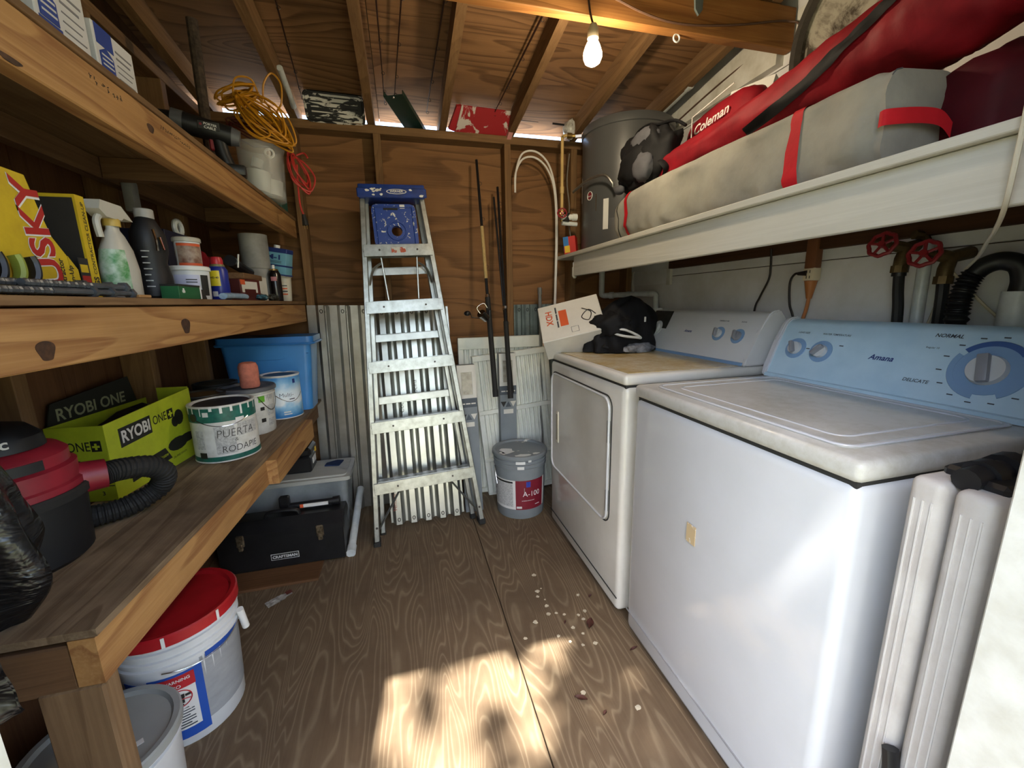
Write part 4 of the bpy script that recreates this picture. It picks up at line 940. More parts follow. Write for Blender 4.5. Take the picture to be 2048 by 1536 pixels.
# folded plastic table between the washer and the door frame
TBL = pm('table_plastic', '#cbc5bf', .5, var=.05, vscale=12, dark='#b9b1aa', bump=.12, bscale=500)
ft = thing('folding_table', 'folded white plastic table on edge between the washer and the doorway', 'table', (.75, .37, 0))
for y0, y1 in ((.006, .050), (-.050, -.003)):
    h = B().bb((0, y0, .02), (.72, y1, .935), .012, 3).out('half_top', TBL, ft)
    for k in range(3): B().bb((-.0015, y0 + .010 + k * .011, .05), (.001, y0 + .012 + k * .011, .90)).out('moulded_line', pm('moulded_line', '#d8d4cf', .5, var=0), h)
FB = pm('table_black_metal', '#1b1a1c', .45, var=.1)
B().tube(spline([(-.006, .004, .46), (-.010, -.004, .42), (-.016, -.004, .38), (-.02, -.002, .34)], 4), .013, 8, flat=.7).tube(spline([(-.02, -.006, .35), (-.026, -.026, .30), (-.026, -.03, .24), (-.022, -.018, .18), (-.014, .004, .15), (-.012, .015, .16)], 5), .0105, 8).tube(spline([(-.014, .004, .34), (-.014, .008, .26), (-.014, .016, .19)], 4), .006, 6).box((-.014, .016, .185), (.02, .02, .03), .004).out('carry_handle', FB, ft)
B().cyl((.02, -.004, .944), (.30, .004, .955), .017, n=12).cyl((.055, -.002, .944), (.075, -.002, .946), .024, n=12).cyl((.10, -.002, .946), (.125, -.002, .948), .027, n=12).out('hinge_bar', FB, ft)
B().bb((.03, -.045, .930), (.20, -.008, .948), .006).bb((.05, .008, .930), (.16, .04, .950), .006).out('latch', FB, ft)

# ---------------------------------------------------------------- lamp, wiring, roof space
BULB = NT('lit_bulb'); BULB.set(Base_Color=(1, .9, .7, 1), Emission_Color=(1, .82, .56, 1), Emission_Strength=240.0)
bl = thing('light_bulb', 'lit bare bulb in a pendant socket hanging from the ceiling beam', 'lamp', (.655, 1.40, 1.965))
B().lathe([(0, 0), (.012, .002), (.024, .010), (.030, .024), (.030, .036), (.024, .055), (.016, .070), (.0145, .078)], 24).out('bulb', BULB.m, bl)
B().lathe([(.0145, .074), (.018, .078), (.018, .105), (.012, .118), (.005, .122), (0, .122)], 18).out('socket', pm('socket_ivory', '#b9a98c', .5, var=.1), bl)
B().tube(spline([(0, 0, .118), (-.006, .012, .16), (-.008, .025, .22), (-.008, .030, .245)], 6), .0035, 6).out('pendant_cord', BKC, bl)
B().bb((-.014, .020, .235), (.002, .0315, .252), .003).out('cord_staple', BRS, bl)
b = B(); b.tube(spline([(.645, 1.428, 2.20), (.74, 1.427, 2.185), (.84, 1.427, 2.16), (.95, 1.427, 2.145), (1.077, 1.427, 2.150), (1.25, 1.427, 2.175), (1.40, 1.427, 2.205), (1.462, 1.427, 2.212), (1.478, 1.40, 2.19), (1.478, 1.385, 2.12), (1.480, 1.38, 1.9), (1.480, 1.38, 1.5)], 8), .0035, 6)
tag(b.out('lamp_wire', pm('wire_brown', '#5a4030', .6, var=.1)), 'brown wire stapled along the beam and down the white wall', 'wire')
tag(B().tube(spline([(1.487, 1.36, 2.30), (1.484, 1.362, 2.1), (1.484, 1.365, 1.8), (1.484, 1.37, 1.5)], 6), .005, 6).out('wall_cable', pm('cable_grey', '#8b8478', .6, var=.1)), 'grey cable running down the white batten beside the round tray', 'cable')
tag(B().tube(spline([(1.478, 1.45, 2.20), (1.462, 1.8, 2.162), (1.462, 2.2, 2.105), (1.462, 2.42, 2.08)], 6), .004, 6).out('wall_cable', MATS['wire_brown']), 'dark cable running along the top of the white wall to the heater', 'cable')
cdt = thing('pvc_conduit', 'short white plastic pipe stored under the roof beside the heater', 'pipe', (1.41, 1.93, zr(1.93) - .075)); B().cyl((0, 0, 0), (0, .45, -.06), .017, n=14).cyl((0, -.02, .002), (0, .01, 0), .021, n=14).out('tube', PVC, cdt)
tag(B().tube([(1.0 + .012 * math.cos(a), 1.45 + .0, bz - .152 + .012 * math.sin(a)) for a in [k * math.tau / 14 for k in range(14)]], .003, 6, closed=True).out('ring_hook', WPL), 'small white ring screwed under the ceiling beam', 'hook')
tag(B().prism([(1.035, zr(1.42) - .02), (1.085, zr(1.42) - .02), (1.08, 2.195), (1.066, 2.178), (1.052, 2.195)], 1.424, 1.4315, 'Y').out('metal_bracket', GALD), 'small grey metal bracket nailed on the ceiling beam', 'bracket')
# fishing rods stored under the roof boards
def rrod(label, x0, y0, x1, y1, d0=-.03, d1=-.02, th=.004, gl=True):
    a = V((x0, y0, zr(y0) + d0)); c = V((x1, y1, zr(y1) + d1)); d = c - a
    t = thing('stored_rod', label, 'fishing rod', a, group=None)
    B().tube([d * q for q in (0, .4, .8, 1)], th, 6, rr=lambda q: 1 - .6 * q).out('blank', RODR, t)
    if gl:
        for q in (.15, .4, .6, .78, .9, .99):
            b = B(); cc = d * q + V((.004, 0, -.007)); b.tube([cc + V((math.cos(k) * .0065, 0, math.sin(k) * .0065)) for k in [i * math.tau / 9 for i in range(9)]], .001, 4, closed=True)
            b.out('line_guide', RODB, t)
    return t
rrod('thin rod stored under the roof above the yellow cord', -.34, 1.5, -.413, 2.42)
rrod('slender rod under the roof, left of the three in the middle bay', -.02, 1.3, -.022, 2.40, -.035, -.02)
rrod('slender rod under the roof pointing at the green channel', .10, 1.3, .021, 2.42, -.028, -.02)
rrod('rod with a guide ring under the roof right of the green channel', .24, 1.25, .188, 2.44, -.03, -.022, .005)
rrod('stout rod under the roof above the red tray', .63, 1.3, .545, 2.40, -.03, -.022, .006)
# paint tray, green channel, red tray wedged in the eave gaps
tr = thing('paint_tray', 'black paint tray crusted with white paint in the eave gap', 'paint tray', (-.268, 2.475, 2.1325), (R(38), 0, R(2)))
TRM = splat('crusted_black_plastic', '#161616', '#c9c6bf', .52, 9, .6, stretch=(1, 1, 2.5))
B().prism(rrect(.27, .128, .02, 4, 0, .066), -.014, .002, 'Y').out('back', TRM, tr)
rp = rrect(.27, .128, .02, 4, 0, .066); B().tube([(p[0], -.016, p[1]) for p in rp], .006, 6, closed=True).out('rim', TRM, tr)
for k in range(5): B().bb((-.11, -.0165, .02 + k * .022), (.11, -.013, .026 + k * .022), .001).out('ridge', TRM, tr)
gc = thing('gutter_piece', 'dark green metal gutter piece poking in under the roof', 'gutter', (.10, 2.47, 2.1325))
GRN = pm('dark_green_metal', '#1c3a30', .4, .2, .1)
def chan(p0, p1, w, h, th=.003):
    p0 = V(p0); p1 = V(p1); d = (p1 - p0).normalized(); u = d.cross(V((0, 0, 1))).normalized(); w_ = u.cross(d); b = B()
    pr = [(-w, h), (-w, 0), (w, 0), (w, h * .8), (w - th, h * .8), (w - th, th), (-w + th, th), (-w + th, h)]
    A = [b.bm.verts.new(p0 + u * x + w_ * y) for x, y in pr]; C = [b.bm.verts.new(p1 + u * x + w_ * y) for x, y in pr]; n = len(pr)
    for i in range(n): b.bm.faces.new((A[i], A[(i+1) % n], C[(i+1) % n], C[i]))
    for q in (A, C):
        for i in range(3): b.bm.faces.new((q[i], q[i+1], q[6 - i], q[7 - i]))
    return b
chan((-.080, -.19, .066), (.050, .10, -.001), .05, .028).out('channel', GRN, gc)
B().cyl((-.078, -.18, .060), (-.078, -.18, .066), .005, n=8).out('rivet', CHRM, gc)
rt = thing('red_tray', 'red plastic tray smeared with white paint in the eave gap', 'paint tray', (.485, 2.475, 2.1325), (R(50), 0, R(3)))
RTM = splat('smeared_red_plastic', '#9c2228', '#c9bfb9', .56, 9, .5)
B().prism([(-.145, 0), (.145, 0), (.155, .142), (-.125, .142)], -.006, .0, 'Y').out('back', RTM, rt)
B().prism([(-.145, 0), (-.125, .135), (-.150, .13), (-.182, .01)], -.0, .02, 'Y').out('side', pm('red_plastic', '#a8242a', .5, var=.08), rt); B().prism([(.145, 0), (.155, .135), (.185, .135), (.17, .0)], -.03, .0, 'Y').out('side', pm('pink_plastic', '#c98d8a', .5, var=.1), rt)
tg = rrod('thin pale-tipped rod resting across the red tray', .345, 2.425, .80, 2.40, -.022, -.04, .004, False)
for q in (.02, .28, .55): B().cyl((tg.children[0].location + V((q, 0, -.004))), V((q + .07, 0, -.006)), .0055, n=8).out('wrap', LBW if q == .28 else RODB, tg)
tag(B().cyl((-.475 + .028, 2.38, 2.150), (-.47 + .03, 2.14, 2.20), .013, n=12).out('short_pipe', PVC), 'short white pipe tucked beside the rafter above the yellow cord', 'pipe')
tag(blob(B(), (1.0, 2.42, 2.175), (.04, .04, .05), 18, 12, .3, 6, 3, 2.0).out('plastic_wad', pm('clear_plastic', '#d8d8d4', .2, var=.2, vscale=30, dark='#8f8b82')), 'wad of clear plastic stuffed in the eave by the heater', 'plastic')
# ---------------------------------------------------------------- left side, low shelf
def facing(x, y): return math.atan2(-y, -x)
ZL = .6905
LIME = pm('lime_card', '#b9c62c', .55, var=.06, vscale=12, dark='#9fab22'); CARD = pm('brown_card', '#8a7350', .8, var=.1); PBLK = MATS['print_black']; KHK = pm('dark_card', '#1d1e16', .7, var=.1); LGR = pm('pale_print', '#8d9070', .7, var=0)
bx = thing('tool_carton', 'open lime green power tool carton on the low shelf', 'carton', (-.800, 1.288, ZL), (0, 0, R(-6)))
L_, W_ = .378, .138
B().prism([(0, 0), (L_, 0), (L_, .240), (0, .214)], -.003, 0, 'X').out('side_wall', LIME, bx)
B().bb((-W_, 0, 0), (-.003, .003, .214)).out('end_wall', LIME, bx); B().bb((-W_, L_ - .003, 0), (-.003, L_, .245)).out('end_wall', LIME, bx)
B().bb((-W_, .003, 0), (-W_ + .003, L_ - .003, .214)).out('side_wall', LIME, bx); B().bb((-W_ + .003, .003, 0), (-.003, L_ - .003, .003)).out('bottom', CARD, bx)
B().prism([(.01, .214), (L_ - .05, .214), (L_ - .07, .300), (.03, .272)], -W_ + .0, -W_ + .003, 'X').out('flap', KHK, bx)
text(bx, 'RYOBI ONE', LGR, (-W_ + .003, .04, .222), (0, 1, 0), (0, .03, 1), width=.24, bold=.02, lift=.001)
b = B(); blob(b, (-.07, .20, .13), (.055, .15, .075), 24, 12, .3, 6, 4); b.out('packed_tool', BLKP, bx, ang=60)
def sidep(nm, m, y, z, w, h, l=.0012, sh=0.0): return patch(bx, nm, m, (0, y, z), (0, 1, sh), (0, 0, 1), w, h, l)
U_, W3 = (0, 1, .05), (0, 0, 1)
patch(bx, 'brand_panel', PBLK, (0, .045, .135), U_, W3, .125, .055, .001); text(bx, 'RYOBI', LBW, (.001, .052, .146), U_, W3, width=.112, height=.036, bold=.03)
text(bx, 'ONE', PBLK, (0, .180, .160), U_, W3, width=.062, height=.028, bold=.005); patch(bx, 'plus_panel', PBLK, (0, .247, .160), U_, W3, .028, .032, .001); text(bx, '+', LIME, (.001, .250, .165), U_, W3, width=.021, bold=.05)
B().prism([(.06, .025), (.235, .033), (.21, .075), (.10, .068), (.06, .05)], -.001, .001, 'X').out('slogan_panel', PBLK, bx); text(bx, 'Pruning Chainsaw', LIME, (.001, .10, .038), U_, W3, width=.12, bold=.01)
text(bx, 'COMPACT &', PBLK, (0, .14, .016), U_, W3, width=.05); text(bx, 'LIGHTWEIGHT', PBLK, (0, .14, .006), U_, W3, width=.055); text(bx, 'OIL-FREE DESIGN', PBLK, (0, .24, .026), U_, W3, width=.07)
for (y, z, a, b_) in ((.275, .07, .05, .022), (.30, .155, .022, .026), (.325, .075, .045, .016), (.278, .145, .016, .018)):
    B().prism([(y + a * math.cos(t), z + b_ * math.sin(t)) for t in [k * math.tau / 14 for k in range(14)]], -.001, .0012, 'X').out('tool_picture', KHK, bx)
text(bx, 'ONE', PBLK, (-.095, 0, .145), (1, 0, 0), (0, 0, 1), width=.055, height=.026, bold=.005); patch(bx, 'plus_panel', PBLK, (-.037, 0, .143), (1, 0, 0), (0, 0, 1), .024, .03, .001); text(bx, '+', LIME, (-.034, -.001, .148), (1, 0, 0), (0, 0, 1), width=.018, bold=.05)
patch(bx, 'brand_panel', PBLK, (-.137, 0, .14), (1, 0, 0), (0, 0, 1), .034, .036, .001)
B().prism([(-.085 + .026 * math.cos(t), .105 + .016 * math.sin(t)) for t in [k * math.tau / 12 for k in range(12)]], -.001, .001, 'Y').out('tool_picture', KHK, bx)
patch(bx, 'rule', PBLK, (-.12, 0, .042), (1, 0, 0), (0, 0, 1), .118, .0025, .001); text(bx, '3', PBLK, (-.035, 0, .016), (1, 0, 0), (0, 0, 1), height=.012, bold=.03)
# shop vacuum
VRED = pm('vac_red', '#8e1c2c', .45, var=.08, vscale=10, dark='#6f1422'); VBLK = pm('vac_black', '#131417', .55, var=.08)
vc = thing('shop_vacuum', 'small red and black wet-dry vacuum on the low shelf', 'vacuum', (-.812, .995, ZL))
B().lathe([(0, 0), (.105, 0), (.115, .01), (.122, .14), (.124, .15), (0, .15)], 36).out('drum', VBLK, vc)
B().lathe([(.127, .135), (.128, .150), (.124, .155), (0, .155)], 36).out('gasket_ring', RUB, vc)
B().lathe([(.121, .153), (.121, .168), (.116, .172), (.117, .205), (.108, .210), (.108, .232), (.095, .245), (.07, .252), (0, .252)], 36).out('motor_head', VRED, vc)
B().lathe([(.075, .250), (.072, .275), (.055, .295), (.03, .302), (0, .303)], 30, sx=1.1).out('top_cover', VBLK, vc)
fa = facing(-.812, .995)
text(vc, 'vac', LBW, .262, fa - .15, 0, width=.038, wrap=(.079, 0, 0), bold=.02, lift=.003)
shell(vc, 'badge', VBLK, .109, .109, .211, .231, fa - .7, fa + .6, .0015)
pd = V((.80, .60, 0)).normalized(); pb = pd * .10 + V((0, 0, .148))
B().cyl(pb + V((0, 0, .005)), pb + pd * .055 + V((0, 0, .002)), .036, .033, 18).out('hose_port', VRED, vc)
hv = [(pb + pd * .05), V((.135, .115, .147)), V((.165, .165, .132)), V((.178, .20, .098)), V((.150, .215, .052)), V((.105, .175, .030)), V((.06, .14, .029)), V((.03, .135, .029))]
hs = spline(hv, 26)
B().tube(hs, .0255, 12, rr=lambda q: 1 + .06 * (1 if int(q * 75) % 2 else -1)).out('hose', RUB, vc, ang=25)
# black bin liner
BAG = NT('black_polythene'); BAG.set(Base_Color=lin('#101114'), Roughness=.28, Specular_IOR_Level=.6); BAG.bump(BAG.noise(BAG.co((1, 1, 1.6)), 7.0, 4.0, .55, 1.0), .8, .03)
bgl = thing('bin_bag', 'shiny black plastic bag slumped over the near end of the low shelf', 'bag', (-.80, .79, ZL))
def bagf(u, v):
    a = u * math.tau; q = v; r_ = (.55 + .75 * math.sin(math.pi * min(1, q * .75 + .18))) ** 1.0
    n_ = 1 + .10 * math.sin(a * 7 + q * 4) + .16 * mnoise.noise(V((math.cos(a) * 2, math.sin(a) * 2, q * 3)))
    return V((.135 * r_ * math.cos(a) * n_, .082 * r_ * math.sin(a) * n_ - .008, .002 + .34 * q + .015 * mnoise.noise(V((a, q * 5, 1)))))
b = B(); b.grid(bagf, 56, 24, cu=True); b.bm.faces.new([v for v in b.bm.verts if False] or [b.bm.verts.new(bagf(k / 56, 1)) for k in range(56)]); b.out('body', BAG.m, bgl, ang=80)
def tailf(u, v):
    x = -.05 + .215 * u; fold = .016 * math.sin(u * 17 + v * 3) + .012 * mnoise.noise(V((u * 6, v * 5, 3)))
    return V((x + .03 * v * (u - .9), -.072 + fold - .012 * v, .17 - .36 * v * (1 - .35 * u * v) - .10 * max(0, u - .55) * v))
b = B(); b.grid(tailf, 30, 24); b.grid(lambda u, v: tailf(u, v) + V((0, -.0035, 0)), 30, 24); b.out('draped_skirt', BAG.m, bgl, ang=80, recalc=False)
for k in range(3): B().tube(spline([(.10 - k * .012, -.085, -.08), (.075 - k * .02, -.095, -.15), (.035 - k * .03, -.10, -.235), (.0 - k * .03, -.105, -.30)], 5), .0035, 5, flat=.4).out('stretched_strand', BAG.m, bgl)

# paint cans and pails
def fp(parent, r, z0, z1, a0, a1, m=None, lift=.0012, nm='fine_print'): return shell(parent, nm, m or LBT, r, r, z0, z1, a0, a1, lift)
def can(label, loc, r, h, bodym, lidm, name='paint_can', open_=False, rot=0.0, handle=True):
    t = thing(name, label, 'paint can', loc, (0, 0, rot))
    B().lathe([(0, 0), (r - .003, 0), (r + .002, .002), (r, .006), (r, h - .008), (r + .003, h - .004), (r + .001, h), (r - .006, h), (r - .012, h - .008), (0, h - .008)], 40).out('body', bodym, t)
    B().lathe([(r - .012, h - .0075), (r - .016, h - .004), (r - .03, h - .0055), (0, h - .0055)], 40).out('lid', lidm, t)
    return t
GRNL = pm('label_green', '#1f6a5c', .45, var=.15, vscale=40, dark='#174d44'); CWL = pm('can_white', '#d6d5cf', .45, var=.06, vscale=25, dark='#bdbbb2')
DKP = pm('dried_dark_paint', '#1a1620', .35, var=.25, vscale=30, dark='#0d0b10', bump=.3, bscale=40)
gcn = can('paint can with green band and handwritten words on the low shelf', (-.643, 1.607, ZL), .097, .197, CWL, DKP); fa = facing(-.643, 1.607)
shell(gcn, 'green_band', GRNL, .097, .097, .142, .190, fa - 1.75, fa + 1.75, .0008); shell(gcn, 'green_band', GRNL, .097, .097, .006, .022, fa - 1.5, fa + 1.75, .0008)
for i in range(9):
    rr = random.Random(i + 40); a = fa - 1.3 + i * .3; shell(gcn, 'paint_drip', WPL, .098, .098, .192 - rr.uniform(.01, .035), .195, a, a + rr.uniform(.03, .12), .0016)
fp(gcn, .097, .03, .125, fa - .35, fa + .25); fp(gcn, .097, .05, .115, fa - 1.0, fa - .7); fp(gcn, .097, .085, .13, fa + .35, fa + 1.1)
shell(gcn, 'barcode', PBLK, .097, .097, .018, .038, fa - .95, fa - .68, .0014); shell(gcn, 'sticker', LBW, .097, .097, .135, .15, fa + .32, fa + .6, .002); shell(gcn, 'emblem', LBW, .097, .097, .163, .178, fa - .62, fa - .44, .0016)
text(gcn, 'PUERTA', PEN, .088, fa - .28, 0, width=.115, height=.026, wrap=(.0985, 0, 0), bold=-.015, shear=.15, name='handwriting'); text(gcn, '&', PEN, .070, fa + .22, 0, width=.010, wrap=(.0985, 0, 0), bold=-.01, name='handwriting')
text(gcn, 'RODAPIE', PEN, .035, fa - .18, 0, width=.115, height=.022, wrap=(.0985, 0, 0), bold=-.008, shear=.1, name='handwriting')
B().tube([(.0995 * math.cos(fa - .95 + q * 1.7), .0995 * math.sin(fa - .95 + q * 1.7), .155 - .028 * math.sin(q * math.pi * .9)) for q in [k / 14 for k in range(15)]], .0015, 5).out('wire_handle', CHRM, gcn)
B().prism([(0, 0)], 0, 0) if False else None
B().cyl((.0975 * math.cos(fa - .98), .0975 * math.sin(fa - .98), .160), (.1005 * math.cos(fa - .98), .1005 * math.sin(fa - .98), .160), .014, n=16).out('handle_ear', PBLK, gcn)
LIDG = pm('lid_grey', '#5b5d61', .5, var=.08)
wbk, ra = pail('small_pail', 'white plastic pail with dark grey lid behind the green-banded can', 'pail', (-.655, 1.885, ZL), .088, .096, .192, CWL, LIDG, .010, .014, (.86,)); fa = facing(-.655, 1.885)
shell(wbk, 'green_square', pm('print_green', '#5fa52c', .5, var=0), .094, .0955, .135, .165, fa + .35, fa + .62, .001)
for k, z in enumerate((.128, .075)): shell(wbk, 'picture_panel', LBT, .092, .095, z, z + .042, fa + .72, fa + 1.12, .001)
shell(wbk, 'print_block', PBLK, .092, .093, .10, .114, fa + .4, fa + .58, .001); shell(wbk, 'print_block', PBLK, .090, .091, .05, .066, fa + .4, fa + .6, .001); shell(wbk, 'fine_print', LBT, .090, .092, .03, .06, fa + .72, fa + 1.12, .001)
B().tube([(.098 * math.cos(fa + .3 + q * 1.3), .098 * math.sin(fa + .3 + q * 1.3), .165 - .07 * math.sin(q * math.pi)) for q in [k / 12 for k in range(13)]], .0015, 5).out('wire_handle', CHRM, wbk)
tag(B().lathe([(.010, .0), (.033, 0), (.036, .01), (.0345, .045), (.0365, .052), (.036, .085), (.030, .100), (.020, .104), (.012, .102), (.011, .09), (.0, .09)], 26, (-.637, 1.878, ZL + .1915)).out('roller_sleeve', pm('coral_fleece', '#cf7d68', .95, var=.12, vscale=50, bump=.5, bscale=300)), 'coral coloured paint roller sleeve standing on the grey-lidded pail', 'roller')
MLT = NT('sky_print'); _c = MLT.co((1, 1, 1), False); _sx = MLT.n('SeparateXYZ', Vector=_c).outputs[2]
_k = MLT.math('ADD', MLT.math('MULTIPLY', _sx, 5.0), MLT.math('MULTIPLY', MLT.math('SUBTRACT', MLT.noise(_c, 22.0, 3.0, .5), .5), .35))
MLT.set(Base_Color=MLT.ramp(_k, [(.10, '#2a78b8'), (.28, '#8fc0de'), (.40, '#e4e9ec'), (.62, '#cfdfe8'), (.82, '#7fb2d8'), (1.0, '#3f86c4')]), Roughness=.4)
mcn = can('blue and white paint can beside the blue storage bin', (-.592, 2.118, ZL), .083, .205, CWL, DKP); fa = facing(-.592, 2.118)
shell(mcn, 'sky_label', MLT.m, .083, .083, .006, .196, fa - 1.6, fa + 1.7, .0008)
text(mcn, 'Multi-', PRINT, .105, fa - .12, 0, width=.06, wrap=(.084, 0, 0), bold=-.01); shell(mcn, 'print_line', PRINT, .083, .083, .090, .094, fa + .35, fa + .65, .0016); shell(mcn, 'print_line', LBW, .083, .083, .030, .036, fa, fa + .35, .0016); shell(mcn, 'print_line', LBW, .083, .083, .020, .025, fa, fa + .4, .0016)
shell(mcn, 'emblem', NAVY, .083, .083, .165, .185, fa + .62, fa + .78, .0016)
B().tube([(.0855 * math.cos(fa - .3 + q * 1.5), .0855 * math.sin(fa - .3 + q * 1.5), .115 - .035 * math.sin(q * math.pi)) for q in [k / 12 for k in range(13)]], .0015, 5).out('wire_handle', CHRM, mcn)
d1 = can('dark paint can half hidden beside the lime carton', (-.775, 1.775, ZL), .080, .197, PBLK, CHRM); fa = facing(-.775, 1.775)
shell(d1, 'navy_label', NAVY, .080, .080, .02, .165, fa - 1.2, fa + 1.2, .0008)
can('dark paint can in the back row next to the blue bin', (-.80, 1.972, ZL), .080, .205, PBLK, KHK)
# blue storage bin
BINB = pm('bin_blue', '#3f83c4', .4, var=.04); 
def tub(t, w0, d0, w1, d1, h, m, nm='tub', th=.004, r=.03):
    b = B(); n = 5
    def ring(w, d, z, rr): return [b.bm.verts.new((p[0], p[1], z)) for p in rrect(w, d, rr, n)]
    A = ring(w0, d0, 0, r); C = ring(w1, d1, h, r); D = ring(w1 - 2 * th, d1 - 2 * th, h, r); E_ = ring(w0 - 2 * th, d0 - 2 * th, th, r); k = len(A)
    for P, Q in ((A, C), (C, D), (D, E_)):
        for i in range(k): b.bm.faces.new((P[i], P[(i+1) % k], Q[(i+1) % k], Q[i]))
    b.bm.faces.new(A[::-1]); b.bm.faces.new(E_); return b.out(nm, m, t)
bb_ = thing('storage_bin', 'blue plastic storage bin with blue lid at the far end of the low shelf', 'storage bin', (-.655, 2.288, ZL))
tub(bb_, .34, .17, .395, .205, .345, BINB); B().prism(rrect(.425, .222, .03, 5), .335, .372).out('lid', pm('bin_blue_lid', '#2f6fb2', .4, var=.04), bb_)
B().tube([(p[0], p[1], .338) for p in rrect(.43, .226, .03, 5)], .006, 6, closed=True).out('lid_rim', MATS['bin_blue_lid'], bb_)
b = B(); b.tube([(-.18, -.0955, .285), (-.05, -.097, .262), (.05, -.097, .262), (.185, -.0955, .290)], .0022, 5); b.out('moulded_seam', MATS['bin_blue_lid'], bb_)

# ---------------------------------------------------------------- under the low shelf
PB = pm('pail_white', '#d6d8d8', .4, var=.04, vscale=8); PRED = pm('lid_red', '#b01c24', .4, var=.08, vscale=7, dark='#931219')
rbk, ra = pail('lidded_bucket', 'white bucket with red lid and warning label under the low shelf', 'bucket', (-.706, 1.252, 0), .132, .146, .372, PB, PRED, .010, .030, (.74, .80, .87)); fa = facing(-.706, 1.252)
for a in (fa - .25, fa + .55): shell(rbk, 'lid_slot', WPL, .1565, .1565, .345, .374, a, a + .05, .0012)
DB = pm('print_royal_blue', '#2350a8', .45, var=.05)
GST = NT('stone_print'); _f = GST.noise(GST.co((1, 1, 1)), 90.0, 4.0, .7); _w = GST.noise(GST.co((1, 1, 3)), 14.0, 3.0, .6); GST.set(Base_Color=GST.mix(_f, GST.mix(_w, '#6d7073', '#b9bbbd'), '#96999b'), Roughness=.5)
shell(rbk, 'stone_print', GST.m, ra(.05), ra(.25), .055, .262, fa + .20, fa + 1.5, .0008)
shell(rbk, 'blue_frame', DB, ra(.02), ra(.26), .028, .245, fa - .62, fa + .22, .0010); shell(rbk, 'label_field', LBW, ra(.05), ra(.24), .060, .238, fa - .60, fa + .08, .0016)
shell(rbk, 'blue_edge', DB, ra(.16), ra(.24), .205, .236, fa - 1.1, fa - .66, .0010); shell(rbk, 'pale_edge', PB, ra(.16), ra(.24), .03, .204, fa - 1.1, fa - .63, .0008)
shell(rbk, 'warning_field', MAR if False else pm('print_red', '#b5252c', .45, var=.05), ra(.2), ra(.24), .196, .238, fa - .50, fa + .09, .0022)
text(rbk, 'WARNING', LBW, .220, fa - .40, 0, width=.060, wrap=(ra(.22) + .003, 0, 0), bold=.02); text(rbk, 'AVISO', LBW, .201, fa - .40, 0, width=.038, wrap=(ra(.2) + .003, 0, 0), bold=.02)
for z in (.220, .201):
    B().prism([(0, 0)], 0, 0) if False else None
    shell(rbk, 'alert_mark', LBW, ra(z) + .002, ra(z) + .002, z, z + .011, fa - .475, fa - .43, .0012)
rw = ra(.16) + .003
B().tube([(rw * math.cos(fa - .20 + .2 * math.cos(k)), rw * math.sin(fa - .20 + .2 * math.cos(k)), .165 + .026 * math.sin(k)) for k in [i * math.tau / 24 for i in range(24)]], .0014, 5, closed=True).out('prohibition_ring', MATS['print_red'], rbk)
B().tube([(rw * math.cos(fa - .38 + .36 * q), rw * math.sin(fa - .38 + .36 * q), .172 - .014 * q) for q in [k / 6 for k in range(7)]], .0014, 5).out('prohibition_bar', MATS['print_red'], rbk)
for (da, z, w, h) in ((-.31, .166, .2, .012), (-.26, .152, .05, .016), (-.17, .150, .05, .018), (-.10, .168, .09, .007), (-.30, .143, .16, .004)): shell(rbk, 'child_pictogram', PBLK, rw, rw, z, z + h, fa + da, fa + da + w, .0006)
for i in range(8): shell(rbk, 'print_line', PRINT, ra(.1) + .0018, ra(.1) + .0018, .128 - i * .0085, .131 - i * .0085, fa - .5, fa - .5 + (.5 if i % 3 else .42), .0006)
shell(rbk, 'blue_stripe', DB, ra(.27), ra(.28), .252, .268, fa + .3, fa + 1.3, .0012)
B().tube([(.151 * math.cos(fa - .34 + q * 1.55), .151 * math.sin(fa - .34 + q * 1.55), .268 - .020 * math.sin(q * math.pi) + .01 * q) for q in [k / 14 for k in range(15)]], .0018, 6).out('wire_handle', CHRM, rbk)
hh = fa + 1.16; B().cyl((.157 * math.cos(hh), .157 * math.sin(hh), .30), (.162 * math.cos(hh + .1), .162 * math.sin(hh + .1), .225), .010, n=12).out('handle_grip', WPL, rbk)
glb, ra = pail('lidded_bucket', 'squat white bucket with smooth grey lid beside the shelf post', 'bucket', (-.728, .955, 0), .125, .135, .25, PB, pm('lid_pale_grey', '#9b9e9a', .45, var=.06, vscale=5), .010, .02, (.85,))
for k in range(2): patch(glb, 'sticker', LBW, (.055 - k * .012, -.045 - k * .022, .2445), (.75, .55, 0), (-.55, .75, 0), .045, .014, .001)
# black steel toolbox on a scrap of plywood
tag(B().bb((-.88, 1.785, .0005), (-.452, 2.10, .0125), .001).out('plywood_offcut', wood('offcut_ply', '#6b4a30', '#54371f', '#7b5a3c', 'X', 10, 1.2, .7, .2, .4)), 'small brown plywood sheet on the floor under the toolbox', 'plywood')
TBX = pm('toolbox_black', '#0f1012', .38, var=.15, vscale=14, dark='#1c1c1d', bump=.1); LTC = pm('worn_latch_metal', '#b5a78c', .35, .9, .2, 80, '#5a5040')
tb = thing('steel_toolbox', 'black steel toolbox with two latches on the floor', 'toolbox', (-.615, 2.0, .0128))
B().bb((-.265, -.085, 0), (.265, .08, .175), .004).out('body', TBX, tb)
B().prism([(-.092, .165), (-.092, .188), (-.045, .232), (.04, .232), (.085, .188), (.085, .165)], -.269, .269, 'X').out('lid', TBX, tb)
for x in (-.165, .165):
    l_ = B().bb((x - .016, -.100, .135), (x + .016, -.086, .190), .004).bb((x - .010, -.104, .118), (x + .010, -.090, .15), .004).out('latch', LTC, tb)
B().tube(spline([(-.07, -.03, .232), (-.06, -.035, .255), (0, -.038, .262), (.06, -.035, .255), (.07, -.03, .232)], 5), .009, 8).out('handle', BLKP, tb)
